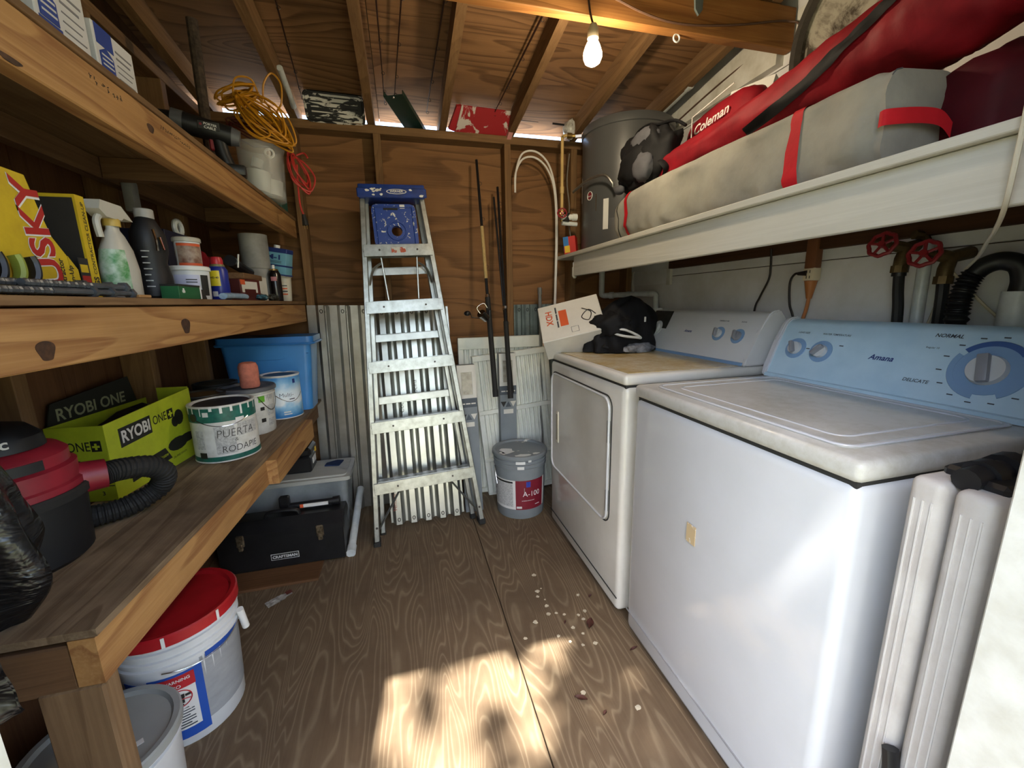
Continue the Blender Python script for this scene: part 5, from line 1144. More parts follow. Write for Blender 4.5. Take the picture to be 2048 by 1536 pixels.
patch(tb, 'name_plate', LBW, (-.055, -.085, .042), (1, 0, 0), (0, 0, 1), .118, .030, .001); patch(tb, 'name_plate_field', PBLK, (-.053, -.085, .044), (1, 0, 0), (0, 0, 1), .114, .026, .0016)
text(tb, 'CRAFTSMAN', LBW, (-.048, -.0866, .050), (1, 0, 0), (0, 0, 1), width=.104, height=.014, bold=.03)
tl = thing('caulking_gun', 'black hand tool with a white and red sticker lying on the toolbox', 'hand tool', (-.50, 2.0, .246))
B().cyl((-.13, .015, .018), (.10, .02, .018), .016, n=12).cyl((.10, .02, .018), (.13, .02, .02), .021, n=12).out('barrel', BLKP, tl); B().bb((-.135, -.0, .0), (-.09, .03, .075), .006).out('grip', BLKP, tl)
B().bb((-.03, -.002, .012), (.08, .003, .028)).out('sticker', LBW, tl); B().bb((-.045, -.0022, .012), (-.03, .003, .028)).out('sticker_end', ORP, tl)
CLR = pm('clear_bin_plastic', '#a3a8a8', .25, var=.15, vscale=5, dark='#7d8283', trans=.0, alpha=.82); CLL = wood('cloudy_lid', '#b2b2aa', '#9c9c94', '#bdbdb5', 'X', 9, 1.5, .35, 0, .3, .6, '#70716a')
cbn = thing('clear_storage_bin', 'clear plastic storage bin with cloudy lid behind the toolbox', 'storage bin', (-.60, 2.265, 0))
tub(cbn, .46, .225, .51, .255, .325, CLR); B().prism(rrect(.54, .278, .02, 4), .318, .338).out('lid', CLL, cbn); B().prism(rrect(.50, .24, .02, 4), .338, .346).out('lid_panel', CLL, cbn)
b = B(); blob(b, (0, .02, .12), (.19, .09, .11), 28, 14, .3, 5, 6); b.out('stored_cloth', pm('bin_contents', '#4a4648', .8, var=.4, vscale=14, dark='#7a2430'), cbn, ang=60)
stb = thing('small_toolbox', 'small black plastic toolbox on the clear bin', 'toolbox', (-.645, 2.275, .3465))
B().bb((-.10, -.06, 0), (.12, .075, .085), .008).out('body', BLKP, stb); B().bb((-.105, -.065, .087), (.125, .08, .135), .012).out('lid', BLKP, stb); B().bb((.1205, -.02, .035), (.123, .05, .07)).out('sticker', LBW, stb); B().bb((.121, .03, .085), (.130, .05, .11), .003).out('latch', pm('latch_yellow', '#c9a53a', .5, var=0), stb)
tag(B().prism([(-.475, 2.28), (-.40, 2.27), (-.385, 2.34), (-.42, 2.35), (-.47, 2.32)], .3468, .353).out('blue_rag', cloth('blue_cloth', '#2f3f66', '#222f4c')), 'small folded blue rag on the clear bin lid', 'rag')
wr_ = thing('plastic_wrapper', 'small torn plastic wrapper lying on the floor', 'wrapper', (-.588, 1.70, .0015), (0, 0, R(38)))
B().grid(lambda u, v: V((-.05 + .10 * u, (-.02 + .04 * v) * (1 if u < .7 else .6), .002 + .006 * abs(mnoise.noise(V((u * 5, v * 4, 1)))))), 12, 6).out('film', pm('wrapper_film', '#b7b4ac', .25, var=.4, vscale=60, dark='#6e6a64'), wr_); B().grid(lambda u, v: V((.028 + .024 * u, -.012 + .024 * v, .0095)), 2, 2).out('brown_end', pm('print_brown', '#5c2c22', .5, var=0), wr_)
# leaves and white spots on the floor
LEAF = pm('dead_leaf', '#4a2418', .7, var=.2, vscale=60); SPOT = pm('dried_drip', '#cfc5ae', .7, var=.15, vscale=60)
def leaf(x, y, L, w, a, lb):
    o = B().grid(lambda u, v: V(((u - .5) * L, (v - .5) * w * math.sin(math.pi * max(.02, min(.98, u))) , .004 + .010 * (v - .5) ** 2 * 4 * .5 + .004 * u)), 8, 4).out('dead_leaf', LEAF, None, (x, y, .0), (0, 0, a)); tag(o, lb, 'leaf'); o['group'] = 'dead leaves on the floor'
leaf(.604, 1.22, .05, .028, 1.0, 'largest curled dead leaf among the white drips'); leaf(.448, .955, .04, .018, -.6, 'dead leaf at the edge of the sunlit patch'); leaf(.700, 1.073, .03, .010, .1, 'thin dead leaf close to the washer'); leaf(.514, 1.25, .014, .008, .8, 'tiny dead leaf crumb beside the largest leaf'); leaf(.667, 1.354, .016, .011, .3, 'dead leaf crumb near the dryer'); leaf(.497, .893, .016, .01, .5, 'dead leaf crumb in front of the washer')
for i, (x, y) in enumerate([(0.487, 1.553), (0.489, 1.461), (0.469, 1.448), (0.46, 1.419), (0.484, 1.394), (0.478, 1.358), (0.471, 1.315), (0.503, 1.312), (0.529, 1.296), (0.625, 1.381), (0.615, 1.291), (0.592, 1.254), (0.537, 1.226), (0.47, 1.204), (0.561, 1.19), (0.409, 1.29), (0.35, 1.226), (0.586, 1.138), (0.54, 1.142), (0.464, 0.976), (0.603, 0.886), (0.501, 1.169), (0.582, 1.278)]):
    rr = random.Random(i); r_ = rr.uniform(.0055, .0105) * (.6 if i in (1, 4, 22) else 1)
    B().prism([(x + r_ * rr.uniform(.6, 1.15) * math.cos(a), y + r_ * rr.uniform(.6, 1.15) * math.sin(a)) for a in [k * math.tau / 16 for k in range(16)]], -.001, .0009).out('dried_drip', SPOT, fl)
# ---------------------------------------------------------------- middle shelf
ZM = 1.2315
YEL = pm('carton_yellow', '#c9ab1c', .55, var=.08, vscale=12, dark='#a98c14'); LRED = pm('letter_red', '#a4231f', .5, var=.05); INT = pm('carton_dark_inside', '#241f18', .9, var=.1)
hk = thing('bag_carton', 'open yellow carton with big red letters on the middle shelf', 'carton', (-.600, .905, ZM))
X0 = .03
B().bb((-.13, -.115, 0), (-.127, .093, .192)).out('back_wall', INT, hk); B().bb((-.127, -.115, 0), (X0 - .002, -.112, .192)).out('side_wall', YEL, hk); B().bb((-.127, -.112, 0), (X0 - .002, .09, .003)).out('bottom', YEL, hk)
B().prism([(-.115, 0), (.024, 0), (.020, .072), (-.004, .10), (-.018, .14), (-.032, .190), (-.115, .192)], X0 - .002, X0, 'X').out('front_panel', YEL, hk)
B().prism([(.024, 0), (.070, 0), (.070, .020), (.042, .022), (.040, .050), (.022, .072)], X0 - .002, X0, 'X').out('front_lip', YEL, hk)
B().bb((-.127, .070, 0), (X0, .093, .186), .0).out('end_panel', YEL, hk)
B().bb((-.127, .0695, .004), (X0 - .004, .0705, .18)).out('liner', INT, hk)
blob(B(), (-.06, -.01, .055), (.06, .07, .055), 22, 12, .25, 6, 3).out('black_liners', RUB, hk, ang=60)
text(hk, 'USKY', LBW, (X0, .0035, .020), (0, -.11, .994), (0, -.994, -.11), width=.172, height=.052, bold=.05, lift=.0006); text(hk, 'USKY', LRED, (X0, .0025, .021), (0, -.11, .994), (0, -.994, -.11), width=.170, height=.050, bold=.025, lift=.0012)
text(hk, 'Contractor', PBLK, (X0, .008, .006), (0, 0, 1), (0, -1, 0), width=.060, height=.012, bold=.02); text(hk, 'Clean-Up', PBLK, (X0, .030, .006), (0, 0, 1), (0, -1, 0), width=.05, height=.013, bold=.02)
text(hk, 'BAGS', PBLK, (X0, .090, .006), (0, 0, 1), (0, -1, 0), width=.034, height=.014, bold=.03); text(hk, 'CONTRACTOR CLEAN-UP', PBLK, (X0, .088, .045), (0, 0, 1), (0, -1, 0), width=.13, height=.008)
patch(hk, 'picture_panel', PBLK, (X0, .044, .020), (0, 1, 0), (0, 0, 1), .024, .052, .0008); patch(hk, 'red_flash', LRED, (X0, .046, .022), (0, 1, 0), (0, 0, 1), .020, .018, .0014); patch(hk, 'yellow_flash', YEL, (X0, .046, .046), (0, 1, 0), (0, 0, 1), .018, .014, .0014)
sn = thing('garden_snips', 'garden snips with green and black handles by the yellow carton', 'snips', (-.555, .795, ZM + .018))
for dy, m_ in ((.0, pm('snip_green', '#8f9a3a', .5, var=.1)), (.026, BLKP), (-.03, BLKP)): B().tube(spline([(0, dy - .01, -.008), (.004, dy, .012), (.002, dy + .004, .03), (0, dy + .002, .042)], 5), .010, 8, flat=.6).out('handle', m_, sn)
# coach bolts
STL = pm('zinc_bolt', '#6d7278', .42, .75, .15, 40)
def bolt(x, y0, y1, z, lb):
    t = thing('coach_bolt', lb, 'bolt', (x, y1, z), group='coach bolts on the middle shelf')
    n = 40; B().tube([(0, -(y1 - y0) + k * (y1 - y0) * .62 / n, 0) for k in range(n + 1)], .0055, 8, rr=lambda q: 1 + .12 * math.sin(q * 150)).cyl((0, -(y1 - y0) * .38, 0), (0, 0, 0), .0056, n=10).out('shank', STL, t, ang=25)
    B().cyl((0, 0, 0), (0, .008, 0), .0105, n=6).out('hex_head', STL, t, smooth=False)
for i, (x, y1, z) in enumerate(((-.522, .882, .008), (-.548, .905, .008), (-.523, .93, .008), (-.535, .95, .019), (-.546, .965, .008), (-.525, .975, .019), (-.524, .99, .008), (-.56, .90, .008), (-.536, .885, .019))):
    bolt(x, y1 - .22, y1, ZM + z, ['lower coach bolt with its head furthest left', 'coach bolt at the back under the snips', 'lower coach bolt, second head from the left', 'upper coach bolt, first head of the top layer', 'coach bolt in the back of the bottom layer', 'upper coach bolt with the rightmost head', 'lower coach bolt with the rightmost head', 'rearmost coach bolt beside the yellow carton', 'upper coach bolt with its head furthest left'][i])
tag(B().bb((-.530, 1.005, ZM), (-.514, 1.045, ZM + .006), .001).out('wood_chip', LUM('Y')), 'thin chip of wood on the middle shelf edge by the bolts', 'wood chip')
# spray bottle with green label
sb_ = thing('spray_bottle', 'white trigger spray bottle with green label on the middle shelf', 'spray bottle', (-.575, 1.075, ZM))
SBW = pm('bottle_white', '#b5b1a4', .4, var=.06); 
B().lathe([(0, 0), (.030, 0), (.036, .006), (.037, .06), (.031, .10), (.020, .128), (.0125, .14), (.0125, .15), (0, .15)], 26, sx=.75, sy=1.15).out('bottle', SBW, sb_)
b = B(); b.lathe([(.0375, .012), (.0383, .03), (.0383, .062), (.0325, .098)], 22, (0, 0, 0), -2.3, -.45, sx=.75, sy=1.15); b.out('green_label', pm('leaf_green', '#2f7a34', .45, var=.4, vscale=30, dark='#cfd8cf'), sb_)
B().lathe([(.0145, .146), (.0145, .160), (.013, .162), (0, .162)], 16).out('collar', pm('collar_yellow', '#b89a48', .5, var=.1), sb_)
B().prism([(-.034, .160), (.012, .160), (.020, .166), (.050, .164), (.018, .190), (-.045, .190), (-.052, .172)], -.013, .013, 'X').out('trigger_head', SBW, sb_)
B().tube(spline([(0, -.03, .165), (0, -.045, .15), (0, -.042, .12)], 5), .006, 7).out('trigger', SBW, sb_)
# black bottle
bt = thing('black_bottle', 'tall black plastic bottle with grey cap on the middle shelf', 'bottle', (-.605, 1.262, ZM))
B().lathe([(0, 0), (.036, 0), (.042, .008), (.040, .06), (.034, .09), (.042, .125), (.040, .16), (.022, .195), (.017, .20), (0, .20)], 28, sx=.85, sy=1.0).out('body', VBLK, bt)
B().lathe([(.018, .195), (.0195, .197), (.0195, .216), (.0175, .218), (0, .218)], 20).out('cap', pm('cap_grey', '#9d9a94', .5, var=.1), bt)
for k in range(7): shell(bt, 'print_line', LBT, .040, .040, .03 + k * .014, .0325 + k * .014, facing(-.6, 1.26) - .45, facing(-.6, 1.26) - .05 - .05 * (k % 3), .002)
B().tube(spline([(.03, -.036, .165), (.036, -.042, .14), (.036, -.043, .115)], 4), .003, 6).tube(spline([(.034, -.02, .15), (.038, -.018, .12)], 3), .0025, 6).out('clip', CHRM, bt)
tag(B().bb((-.815, 1.60, 1.505), (-.785, 1.64, 1.60), .008, 2).out('wall_tag', pm('tag_grey', '#8f8d8a', .6, var=.1)), 'pale grey tag hanging behind the black bottle', 'tag')
gb = thing('small_green_box', 'small dark green box with white clover mark at the shelf edge', 'box', (-.545, 1.245, ZM))
B().bb((-.02, -.055, 0), (.018, .055, .035), .001).out('body', pm('box_green', '#1d5c34', .5, var=.08), gb); B().bb((-.02, .0552, 0), (.0182, .062, .035), .001).out('white_end', LBW, gb); B().bb((-.0201, -.0552, .0305), (.0186, .055, .0355)).out('dark_edge', PBLK, gb)
for dy, dz in ((-.036, .022), (-.030, .022), (-.033, .0265)): B().cyl((.0175, dy, dz - .004), (.0190, dy, dz - .004), .0035, n=10).out('clover_leaf', LBW, gb)
# tubs
def tubpot(label, loc, r0, r1, h, m, lidm, name='plastic_tub', lid=.010):
    t = thing(name, label, 'tub', loc); B().lathe([(0, 0), (r0 - .002, 0), (r0, .004), (r1, h), (0, h)], 30).out('body', m, t)
    if lidm: B().lathe([(r1 + .001, h - lid), (r1 + .0035, h - lid + .001), (r1 + .0035, h), (r1 + .001, h + .003), (0, h + .003)], 30).out('lid', lidm, t)
    return t
tp = tubpot('white plastic tub with lilac label on the middle shelf', (-.598, 1.43, ZM), .044, .047, .092, PB, WPL); fa = facing(-.598, 1.43)
shell(tp, 'lilac_label', pm('label_lilac', '#c3c5dc', .5, var=.06), .0445, .0465, .010, .070, fa - .9, fa + .45, .0008); shell(tp, 'photo_panel', PBLK, .0445, .0465, .012, .070, fa + .5, fa + 1.0, .0008)
text(tp, 'SILICONIZER', pm('letter_maroon', '#8c3048', .5, var=0), .030, fa - .85, 0, width=.056, wrap=(.0465, 0, 0), bold=.01)
for z in (.055, .048): shell(tp, 'print_line', PRINT, .046, .0465, z, z + .003, fa - .25, fa + .3, .0016)
t2 = tubpot('small brown-labelled tub standing on the white tub', (-.598, 1.44, ZM + .0955), .030, .031, .078, PB, SBW); fa = facing(-.598, 1.44)
shell(t2, 'brown_label', pm('label_brown', '#6a4638', .5, var=.3, vscale=40, dark='#a89888'), .0305, .031, .004, .064, fa - .9, fa + 1.2, .0008); shell(t2, 'orange_stripe', ORP, .0306, .031, .056, .063, fa - .9, fa + 1.2, .0012); shell(t2, 'orange_stripe', ORP, .0303, .0306, .002, .009, fa - .9, fa + 1.2, .0012)
wdc = thing('spray_can', 'blue and yellow lubricant can with red cap on the middle shelf', 'spray can', (-.578, 1.572, ZM)); fa = facing(-.578, 1.572)
B().lathe([(0, 0), (.026, 0), (.027, .003), (.027, .095), (.020, .108), (0, .108)], 26).out('body', pm('can_blue', '#1c2a86', .35, var=.05), wdc); B().lathe([(.0205, .104), (.021, .108), (.019, .114), (0, .114)], 20).out('shoulder', pm('can_olive', '#7d7a52', .5, .3), wdc); B().lathe([(.0175, .112), (.0175, .128), (.014, .137), (0, .138)], 18).out('cap', pm('cap_red', '#b3252e', .4, var=.05), wdc)
shell(wdc, 'yellow_shield', pm('shield_yellow', '#d8c22a', .4, var=0), .027, .027, .045, .093, fa - 1.1, fa + .1, .0008); text(wdc, 'WD-40', PBLK, .068, fa - .95, 0, width=.026, wrap=(.0281, 0, 0), bold=.03); shell(wdc, 'print_block', LBW, .027, .027, .012, .028, fa - .9, fa - .3, .0008)
def carton(name, label, c, d, rot, m, cat='carton', bev=.001): 
    t = thing(name, label, cat, c, rot); B().bb((-d[0]/2, -d[1]/2, 0), (d[0]/2, d[1]/2, d[2]), bev).out('body', m, t); return t
bc = carton('screw_carton', 'small maroon and white screw carton beside the lubricant can', (-.585, 1.79, ZM), (.06, .13, .078), (0, 0, R(-12)), pm('carton_maroon', '#5a2420', .55, var=.15, vscale=20))
patch(bc, 'picture_panel', CART, (.03, -.055, .030), (0, 1, 0), (0, 0, 1), .10, .040, .0008); patch(bc, 'orange_corner', ORP, (.03, -.062, .058), (0, 1, 0), (0, 0, 1), .028, .018, .0014); patch(bc, 'maroon_block', pm('maroon_print', '#4a1614', .5, var=.1), (.03, -.04, .012), (0, 1, 0), (0, 0, 1), .07, .030, .0016)
tag(B().bb((-.63, 1.73, ZM + .0785), (-.555, 1.93, ZM + .10), .002).out('wood_block', LUMD('Y')), 'short brown wood block lying on the screw carton', 'wood block')
wc_ = carton('white_carton', 'narrow white carton edge standing beside the wood block', (-.58, 1.94, ZM), (.05, .07, .095), (0, 0, R(-5)), CART)
bl_ = thing('black_nozzle', 'black plastic power tool nozzle lying behind the screw carton', 'nozzle', (-.62, 1.86, ZM + .104)); B().tube(spline([(0, -.05, .045), (0, .0, .035), (.01, .05, .02), (.015, .10, .012)], 6), .022, 10, rr=lambda q: 1 - .25 * q).out('body', BLKP, bl_); B().tube([(.02, -.04, .02), (.024, -.03, .07)], .003, 6).out('white_rod', WPL, bl_)
tag(B().lathe([(.046, 0), (.054, 0), (.055, .004), (.055, .1), (.053, .104), (.053, .14), (.056, .144), (.056, .288), (.048, .288), (.048, .12), (.046, .12)], 34, (-.625, 2.12, ZM)).out('pipe_coupling', pm('cement_grey_pvc', '#8f8e8a', .7, var=.25, vscale=9, dark='#6d6c68')), 'wide grey pipe coupling standing at the back of the middle shelf', 'pipe fitting')
bs = thing('spray_can', 'black spray paint can with white nozzle near the end of the middle shelf', 'spray can', (-.553, 2.10, ZM)); B().lathe([(0, 0), (.025, 0), (.026, .003), (.026, .118), (.018, .135), (0, .135)], 24).out('body', pm('gloss_black', '#191416', .2, var=.1), bs); B().lathe([(.0185, .13), (.0185, .138), (.012, .142), (0, .142)], 18).out('rim', BRS, bs); B().cyl((0, 0, .14), (0, 0, .158), .007, .006, 12).out('nozzle', WPL, bs); shell(bs, 'pink_badge', pm('badge_pink', '#a86a72', .5, var=.1), .026, .026, .088, .106, facing(-.55, 2.1) - .6, facing(-.55, 2.1) + .3, .0008)
cu_ = tubpot('small cream plastic cup under the tilted blue can', (-.552, 2.245, ZM), .026, .033, .118, pm('cup_cream', '#c8c2b2', .45, var=.06), SBW, 'plastic_cup', .006); fa = facing(-.55, 2.24)
for k in range(5): shell(cu_, 'print_line', PRINT if k % 2 else ORP, .0285, .030, .03 + k * .013, .036 + k * .013, fa - .5, fa + .35, .0012)
m1 = thing('solvent_can', 'light blue rectangular solvent can tilted on the cream cup', 'can', (-.565, 2.215, ZM + .122), (R(0), R(9), R(-14)))
B().bb((-.05, -.03, 0), (.05, .03, .105), .004, 2).out('body', pm('can_light_blue', '#6fa6bd', .4, var=.06), m1); B().bb((-.051, -.031, .100), (.051, .031, .122), .003).out('navy_top', NAVY, m1); B().cyl((-.01, 0, .122), (-.01, 0, .136), .013, n=16).out('cap', WPL, m1); B().bb((-.051, -.031, .040), (.051, .031, .047)).out('navy_band', NAVY, m1); B().bb((-.051, -.031, 0), (.051, .031, .006)).out('base_rim', NAVY, m1)
text(m1, 'M-1', NAVY, (-.04, -.030, .070), (1, 0, 0), (0, 0, 1), width=.062, height=.022, bold=.04, lift=.0012); [patch(m1, 'print_line', PRINT, (-.038, -.030, .062 - q * .006), (1, 0, 0), (0, 0, 1), .066, .0022, .0012) for q in range(2)]
tag(B().tube(spline([(-.533, 1.46, ZM + .011), (-.535, 1.52, ZM + .013), (-.535, 1.60, ZM + .013), (-.533, 1.645, ZM + .012)], 6), .012, 9, flat=.8).out('foil_pouch', pm('pale_blue_foil', '#9fb6c6', .4, var=.35, vscale=40, dark='#6f8aa8', bump=.4, bscale=60)), 'pale blue crumpled pouch lying along the middle shelf edge', 'pouch')
dp_ = carton('instruction_card', 'small dark printed card leaning at the shelf edge by the tub', (-.548, 1.345, ZM), (.006, .075, .028), (0, R(-12), 0), PBLK, 'card'); patch(dp_, 'white_corner', LBW, (.003, -.037, .004), (0, 1, 0), (0, 0, 1), .03, .022, .0006)
bb2 = thing('blister_pack', 'small clear blister pack with blue hardware at the shelf edge', 'blister pack', (-.545, 1.86, ZM)); blob(B(), (0, 0, .014), (.02, .055, .013), 18, 10, .3, 8, 2).out('pack', pm('blister_blue', '#3f7488', .25, var=.4, vscale=60, dark='#20282c'), bb2, ang=60)
tk = thing('metal_fittings', 'loose dark metal fittings heaped near the black spray can', 'fittings', (-.545, 2.01, ZM)); blob(B(), (0, 0, .012), (.022, .045, .016), 16, 8, .5, 9, 7).out('heap', pm('dark_fitting', '#3c3c38', .3, .8, .4, 90, '#8c8a80'), tk, ang=40)
rg = thing('red_pouch', 'red fabric pouch at the back of the middle shelf', 'pouch', (-.72, 1.80, ZM)); blob(B(), (0, 0, .085), (.06, .09, .085), 24, 14, .25, 6, 8, 2.4, flat=-.084).out('pouch', CRD, rg, ang=70)
nb = carton('navy_carton', 'dark navy carton behind the small brown tub', (-.73, 1.60, ZM), (.11, .20, .21), (0, 0, 0), pm('carton_navy', '#141a34', .5, var=.1))
tag(B().tube([(-.70, 1.645 + .022 * math.cos(a), ZM + .235 + .022 * math.sin(a)) for a in [k * math.tau / 20 for k in range(20)]], .008, 8, closed=True).out('pvc_elbow', PVC), 'white ring-shaped pipe fitting on the navy carton', 'pipe fitting')
tag(B().cyl((-.69, 1.36, ZM + .001), (-.69, 1.36, ZM + .12), .035, n=20).cyl((-.69, 1.36, ZM + .12), (-.69, 1.36, ZM + .15), .015, n=14).out('dark_jar', VBLK), 'dark jar in the back behind the white tub', 'jar')

# ---------------------------------------------------------------- top shelf
ZU = 1.6555
WBX = pm('box_white', '#c9c9cc', .55, var=.04); PRGY = pm('print_grey', '#77777d', .6, var=0); ROY = pm('print_deep_blue', '#27408f', .5, var=.05)
def wbox(label, y, zt, z0=ZU):
    t = thing('white_carton', label, 'carton', (-.625, y, z0), (0, 0, R(0)), 'white and blue cartons on the top shelf'); h = zt - z0
    B().bb((-.06, -.066, 0), (.055, .066, h), .002).out('body', WBX, t)
    patch(t, 'blue_field', ROY, (.055, -.060, h * .70), (0, 1, 0), (0, 0, 1), .052, h * .29, .0008); patch(t, 'blue_field', ROY, (.055, -.060, .02), (0, 1, 0), (0, 0, 1), .052, h * .22, .0008)
    B().prism([(-.056, h * .36), (-.014, h * .36), (-.014, h * .60), (-.035, h * .70), (-.056, h * .60)], .0552, .0566, 'X').out('house_badge', ROY, t)
    for k in range(3): patch(t, 'badge_line', WBX, (.0566, -.052, h * (.42 + .07 * k)), (0, 1, 0), (0, 0, 1), .034, h * .025, .0006)
    for k in range(5): patch(t, 'print_line', PRGY, (.055, .0, h * (.78 - .10 * k)), (0, 1, 0), (0, 0, 1), .055 - .008 * (k % 2), h * (.028 if k < 2 else .016), .0008)
    patch(t, 'blue_strip', ROY, (.055, .002, h * .16), (0, 1, 0), (0, 0, 1), .05, h * .08, .0008)
    return t
wbox('white and blue carton further from the door on the top shelf', 1.195, 1.785); wbox('white and blue carton nearer the door on the top shelf', 1.045, 1.81)
carton('tool_box_carton', 'grey carton end at the near end of the top shelf', (-.66, .885, ZU), (.13, .14, .165), (0, 0, 0), pm('carton_grey_plain', '#8b8b8e', .6, var=.08))
# cordless drill
DBK = pm('drill_black', '#1a1b1d', .4, var=.1); DGY = pm('drill_grey', '#54565a', .4, var=.08); DRD = pm('drill_red', '#7a1c24', .45, var=.08)
dr = thing('cordless_drill', 'black cordless drill standing on the top shelf', 'drill', (-.585, 1.72, ZU), (0, 0, R(14)))
B().cyl((.055, 0, .128), (-.075, 0, .150), .031, .033, 20).out('motor_body', DBK, dr); B().cyl((.078, 0, .124), (.05, 0, .129), .024, .031, 20).out('rear_cap', DGY, dr)
B().cyl((-.075, 0, .150), (-.105, 0, .155), .034, .034, 20).out('clutch_ring', DGY, dr); B().cyl((-.105, 0, .155), (-.150, 0, .163), .026, .016, 18).out('chuck', DBK, dr)
B().tube(spline([(.015, 0, .115), (.022, 0, .07), (.034, 0, .03)], 5), .022, 12, flat=.75).out('handle', DBK, dr); B().bb((-.015, -.030, 0), (.085, .030, .035), .008, 2).out('battery', DBK, dr)
B().bb((-.012, -.010, .075), (.004, .010, .112), .004).out('trigger', DRD, dr); B().bb((-.035, -.0345, .128), (.025, -.0315, .154), .002).out('name_badge', PBLK, dr)
text(dr, 'PORTER', LBW, (-.018, -.0348, .143), (1, 0, -.15), (.15, 0, 1), width=.036, bold=.02); text(dr, 'CABLE', LBW, (-.018, -.0348, .132), (1, 0, -.15), (.15, 0, 1), width=.032, bold=.02); B().cyl((-.026, -.0355, .143), (-.026, -.034, .143), .004, n=10).out('red_dot', DRD, dr)
# clear bucket with odds and ends
CLB = NT('frosted_plastic'); CLB.set(Base_Color=lin('#d6d6d2'), Roughness=.3, Alpha=.28)
cbk = thing('clear_bucket', 'frosted clear plastic bucket of fittings on the top shelf', 'bucket', (-.545, 2.10, ZU))
B().lathe([(0, .002), (.076, .002), (.079, .006), (.088, .205), (.093, .208), (.093, .216), (.087, .216), (.086, .21), (.0775, .010), (0, .006)], 36).out('body', CLB.m, cbk)
for (x, y, z, r_, h) in ((-.02, -.02, .075, .045, .08), (.03, .02, .06, .03, .06), (-.03, .03, .16, .022, .035)): B().cyl((x, y, z - h / 2), (x + .01, y, z + h / 2), r_, n=18).out('stored_fitting', WPL, cbk)
B().tube([(.05 + .016 * math.cos(a), -.065, .175 + .016 * math.sin(a)) for a in [k * math.tau / 14 for k in range(14)]], .005, 6, closed=True).out('stored_ring', WPL, cbk)
tag(B().bb((-.66, 2.28, ZU), (-.53, 2.40, ZU + .11), .004).out('green_carton', pm('carton_teal', '#1f5a52', .5, var=.1)), 'dark green carton at the far end of the top shelf', 'carton')
# cords
YC = pm('yellow_cord', '#c98a1c', .45, var=.08, vscale=60); RC = pm('red_cord', '#b8322a', .5, var=.1, vscale=60)
def coil(seed, axis0, axis1, n, wid, jit, k=7):
    rr = random.Random(seed); a0, a1 = V(axis0), V(axis1); d = (a1 - a0); u = d.normalized(); s1 = u.orthogonal().normalized(); s2 = u.cross(s1); pts = []
    for i in range(n):
        e0, e1 = rr.uniform(-.10, .12), rr.uniform(.82, 1.12); w = wid * rr.uniform(.45, 1.25); ph = rr.uniform(-.9, .9); off = (s1 * rr.uniform(-1, 1) + s2 * rr.uniform(-1, 1)) * jit
        for q in range(k):
            t = q / k * math.tau; al = (1 - math.cos(t)) / 2; lat = math.sin(t) * w * (.55 + .45 * math.sin(al * math.pi))
            pts.append(a0 + d * (e0 + (e1 - e0) * al) + (s1 * math.cos(ph) + s2 * math.sin(ph)) * lat + off)
    return pts
yc = thing('extension_cord', 'tangled yellow extension cord heaped at the end of the top shelf', 'cord', (-.50, 2.05, 1.88))
pts = coil(3, (-.585, 2.03, 2.03), (-.415, 2.02, 1.865), 19, .062, .019) + [V((-.47, 2.05, 1.95)), V((-.52, 2.08, 2.06))] + coil(8, (-.66, 2.07, 2.03), (-.52, 2.03, 2.06), 7, .05, .02)
B().tube([p - yc.location for p in spline(pts, 5)], .0036, 6).out('cable_bundle', YC, yc)
B().tube([V(p) - yc.location for p in spline([(-.60, 2.03, 2.02), (-.58, 2.02, 2.09), (-.525, 2.03, 2.095), (-.50, 2.04, 2.02), (-.485, 2.04, 2.09), (-.455, 2.05, 2.135), (-.425, 2.05, 2.10), (-.43, 2.05, 2.03), (-.455, 2.06, 1.99), (-.42, 2.04, 1.94), (-.40, 2.03, 1.88)], 8)], .0036, 6).out('free_loop', YC, yc)
B().tube([V(p) - yc.location for p in spline([(-.56, 2.0, 1.97), (-.50, 1.99, 1.93), (-.47, 1.98, 1.885), (-.50, 1.97, 1.865), (-.53, 1.97, 1.87)], 8)], .0036, 6).out('free_loop', YC, yc)
rc = thing('extension_cord', 'red extension cord with black plug hanging over the top shelf end', 'cord', (-.40, 2.08, 1.75))
pts = coil(21, (-.425, 2.07, 1.845), (-.375, 2.07, 1.70), 6, .045, .012)
B().tube([p - rc.location for p in spline(pts, 6)], .0038, 6).out('cable_bundle', RC, rc)
B().tube([V(p) - rc.location for p in spline([(-.40, 2.06, 1.80), (-.405, 2.06, 1.72), (-.405, 2.06, 1.64), (-.396, 2.06, 1.60)], 6)], .0038, 6).tube([V(p) - rc.location for p in spline([(-.40, 2.07, 1.84), (-.37, 2.07, 1.85), (-.355, 2.06, 1.83)], 6)], .0038, 6).out('free_end', RC, rc)
B().tube([(.004, -.02, -.15), (.006, -.02, -.17), (.008, -.02, -.195)], .011, 8, rr=lambda q: .7 + .5 * q).out('plug', RUB, rc)
for dx in (-.005, .006): B().bb((.008 + dx - .001, -.024, -.21), (.008 + dx + .001, -.016, -.19)).out('prong', BRS, rc)
b = B(); b.tube(coil(33, (-.66, 2.1, 1.96), (-.47, 2.12, 1.90), 5, .05, .02), .0036, 5)
tag(b.out('rope', pm('dark_red_cord', '#5a1f18', .5, var=.1)), 'dark red cord lying under the yellow cord heap', 'cord')
tag(B().tube([(-.665, 1.90, ZU + .001), (-.652, 1.87, 1.85), (-.635, 1.83, 2.05), (-.63, 1.82, 2.17)], .0165, 10, rr=lambda q: 1 + .1 * math.sin(q * 40)).out('bark_pole', pm('bark', '#4a3c30', .9, var=.5, vscale=60, dark='#241b14', bump=.8, bscale=90)), 'rough bark-covered pole standing on the top shelf against a rafter', 'pole')

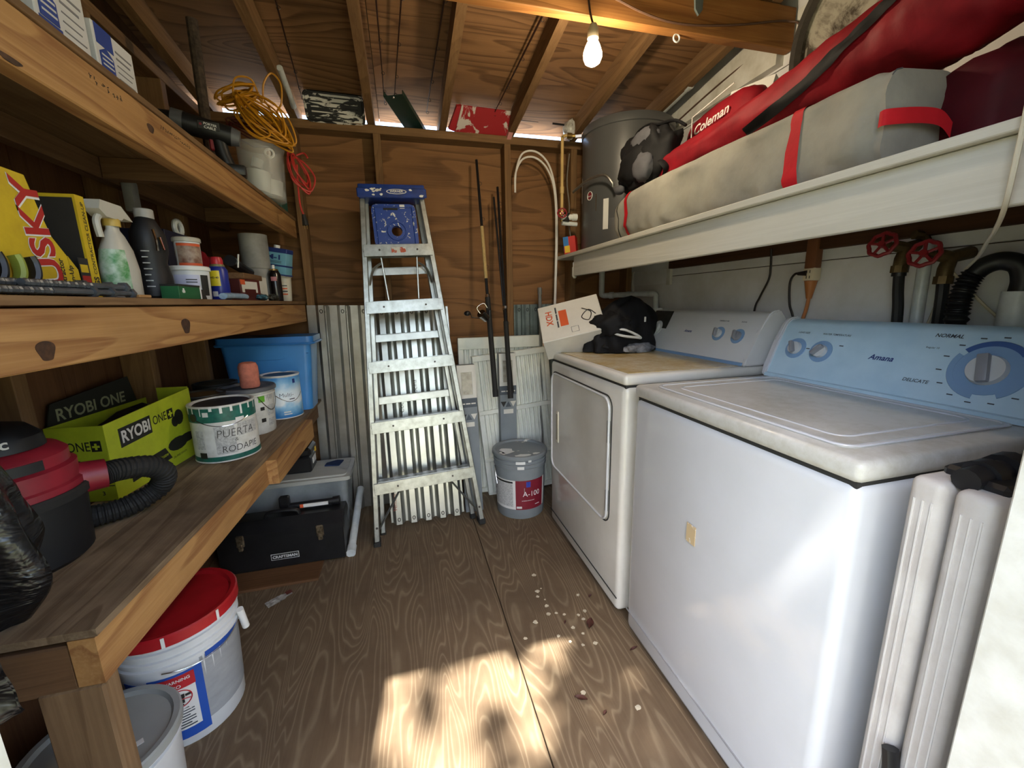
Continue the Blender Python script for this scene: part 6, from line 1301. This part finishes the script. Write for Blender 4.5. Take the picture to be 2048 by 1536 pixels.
# ---------------------------------------------------------------- trees outside behind the camera
LFM = pm('foliage', '#5d7f2a', .6, var=.3, vscale=3, dark='#33511a'); BRK = pm('tree_bark', '#5a4a3a', .9, var=.2)
def tree(label, x, y, h, r, n, seed, zc=None, ls=.16, rz=None):
    rr = random.Random(seed); t = thing('tree', label, 'tree', (x, y, -.22))
    B().tube([(0, 0, 0), (.05, 0, h * .5), (0, .05, h * .8)], .16, 10, rr=lambda q: 1 - .5 * q).out('trunk', BRK, t)
    vs = []; fs = []; zc = zc or h * .72; rz = rz or r
    for i in range(n):
        while 1:
            p = V((rr.uniform(-1, 1), rr.uniform(-1, 1), rr.uniform(-1, 1)))
            if p.length < 1: break
        c = V((p.x * r, p.y * r, zc + p.z * rz)); q = Euler((rr.uniform(0, 6), rr.uniform(0, 6), rr.uniform(0, 6))).to_matrix(); s = ls * rr.uniform(.6, 1.3); k = len(vs)
        for a, b_ in ((-1, 0), (0, -.45), (1, 0), (0, .45)): vs.append(tuple(c + q @ V((a * s, b_ * s, 0))))
        fs.append((k, k + 1, k + 2, k + 3))
    me = bpy.data.meshes.new('foliage'); me.from_pydata(vs, [], fs); me.materials.append(LFM); o = bpy.data.objects.new('foliage', me); COL.objects.link(o); o.parent = t; o['kind'] = 'stuff'
    return t
for i, (x, y, h, r, n, lb) in enumerate(((-4.5, -7, 5, 2.4, 1500, 'round tree on the lawn left of the path outside'), (.5, -9, 6, 3.0, 1800, 'tall tree straight across the lawn outside'), (5.5, -7, 5, 2.4, 1500, 'round tree on the lawn right of the path outside'), (-8, -3, 4, 2.0, 900, 'low tree far to the left outside'), (8.5, -2.5, 4, 2.0, 900, 'low tree far to the right outside'))):
    tree(lb, x, y, h, r, n, i)
# unseen tree shading the doorway, its leaf gap shaped to the sunlit floor patch
def inpoly(x, y, P):
    c = False
    for i in range(len(P)):
        (x0, y0), (x1, y1) = P[i - 1], P[i]
        if (y0 > y) != (y1 > y) and x < (x1 - x0) * (y - y0) / (y1 - y0) + x0: c = not c
    return c
GAPP = [(-.6, .15), (-.6, 1.6), (.62, 1.40), (.515, 1.17), (.30, .79), (.10, .42), (.0, .15)]
sh = thing('tree', 'shade tree whose leafy bough overhangs the shed doorway outside', 'tree', (2.6, -2.4, -.22))
B().tube(spline([(0, 0, 0), (.05, .05, 2.2), (-.3, .2, 3.4), (-1.2, .5, 4.1), (-2.4, .9, 4.3)], 5), .15, 10, rr=lambda q: 1 - .75 * q).out('trunk', BRK, sh)
rr = random.Random(5); vs = []; fs = []; ty = 1 / math.tan(R(63.3))
n_in = 0
for i in range(24000):
    z = rr.uniform(3.9, 4.7); qx = rr.uniform(-1.2, 2.2); qy = rr.uniform(-.5, 2.0); hd = z * ty
    if inpoly(qx, qy, GAPP):
        if mnoise.noise(V((qx * 7, qy * 7, 4.2))) < .14 or rr.random() > .35: continue
    c = V((qx - hd * .1338, qy - hd * .991, z)) - V(sh.location); q = Euler((rr.uniform(0, 6), rr.uniform(0, 6), rr.uniform(0, 6))).to_matrix(); s_ = rr.uniform(.04, .075); k = len(vs)
    for a, b_ in ((-1, 0), (0, -.5), (1, 0), (0, .5)): vs.append(tuple(c + q @ V((a * s_, b_ * s_, 0))))
    fs.append((k, k + 1, k + 2, k + 3))
me = bpy.data.meshes.new('foliage'); me.from_pydata(vs, [], fs); me.materials.append(LFM); o = bpy.data.objects.new('foliage', me); COL.objects.link(o); o.parent = sh; o['kind'] = 'stuff'
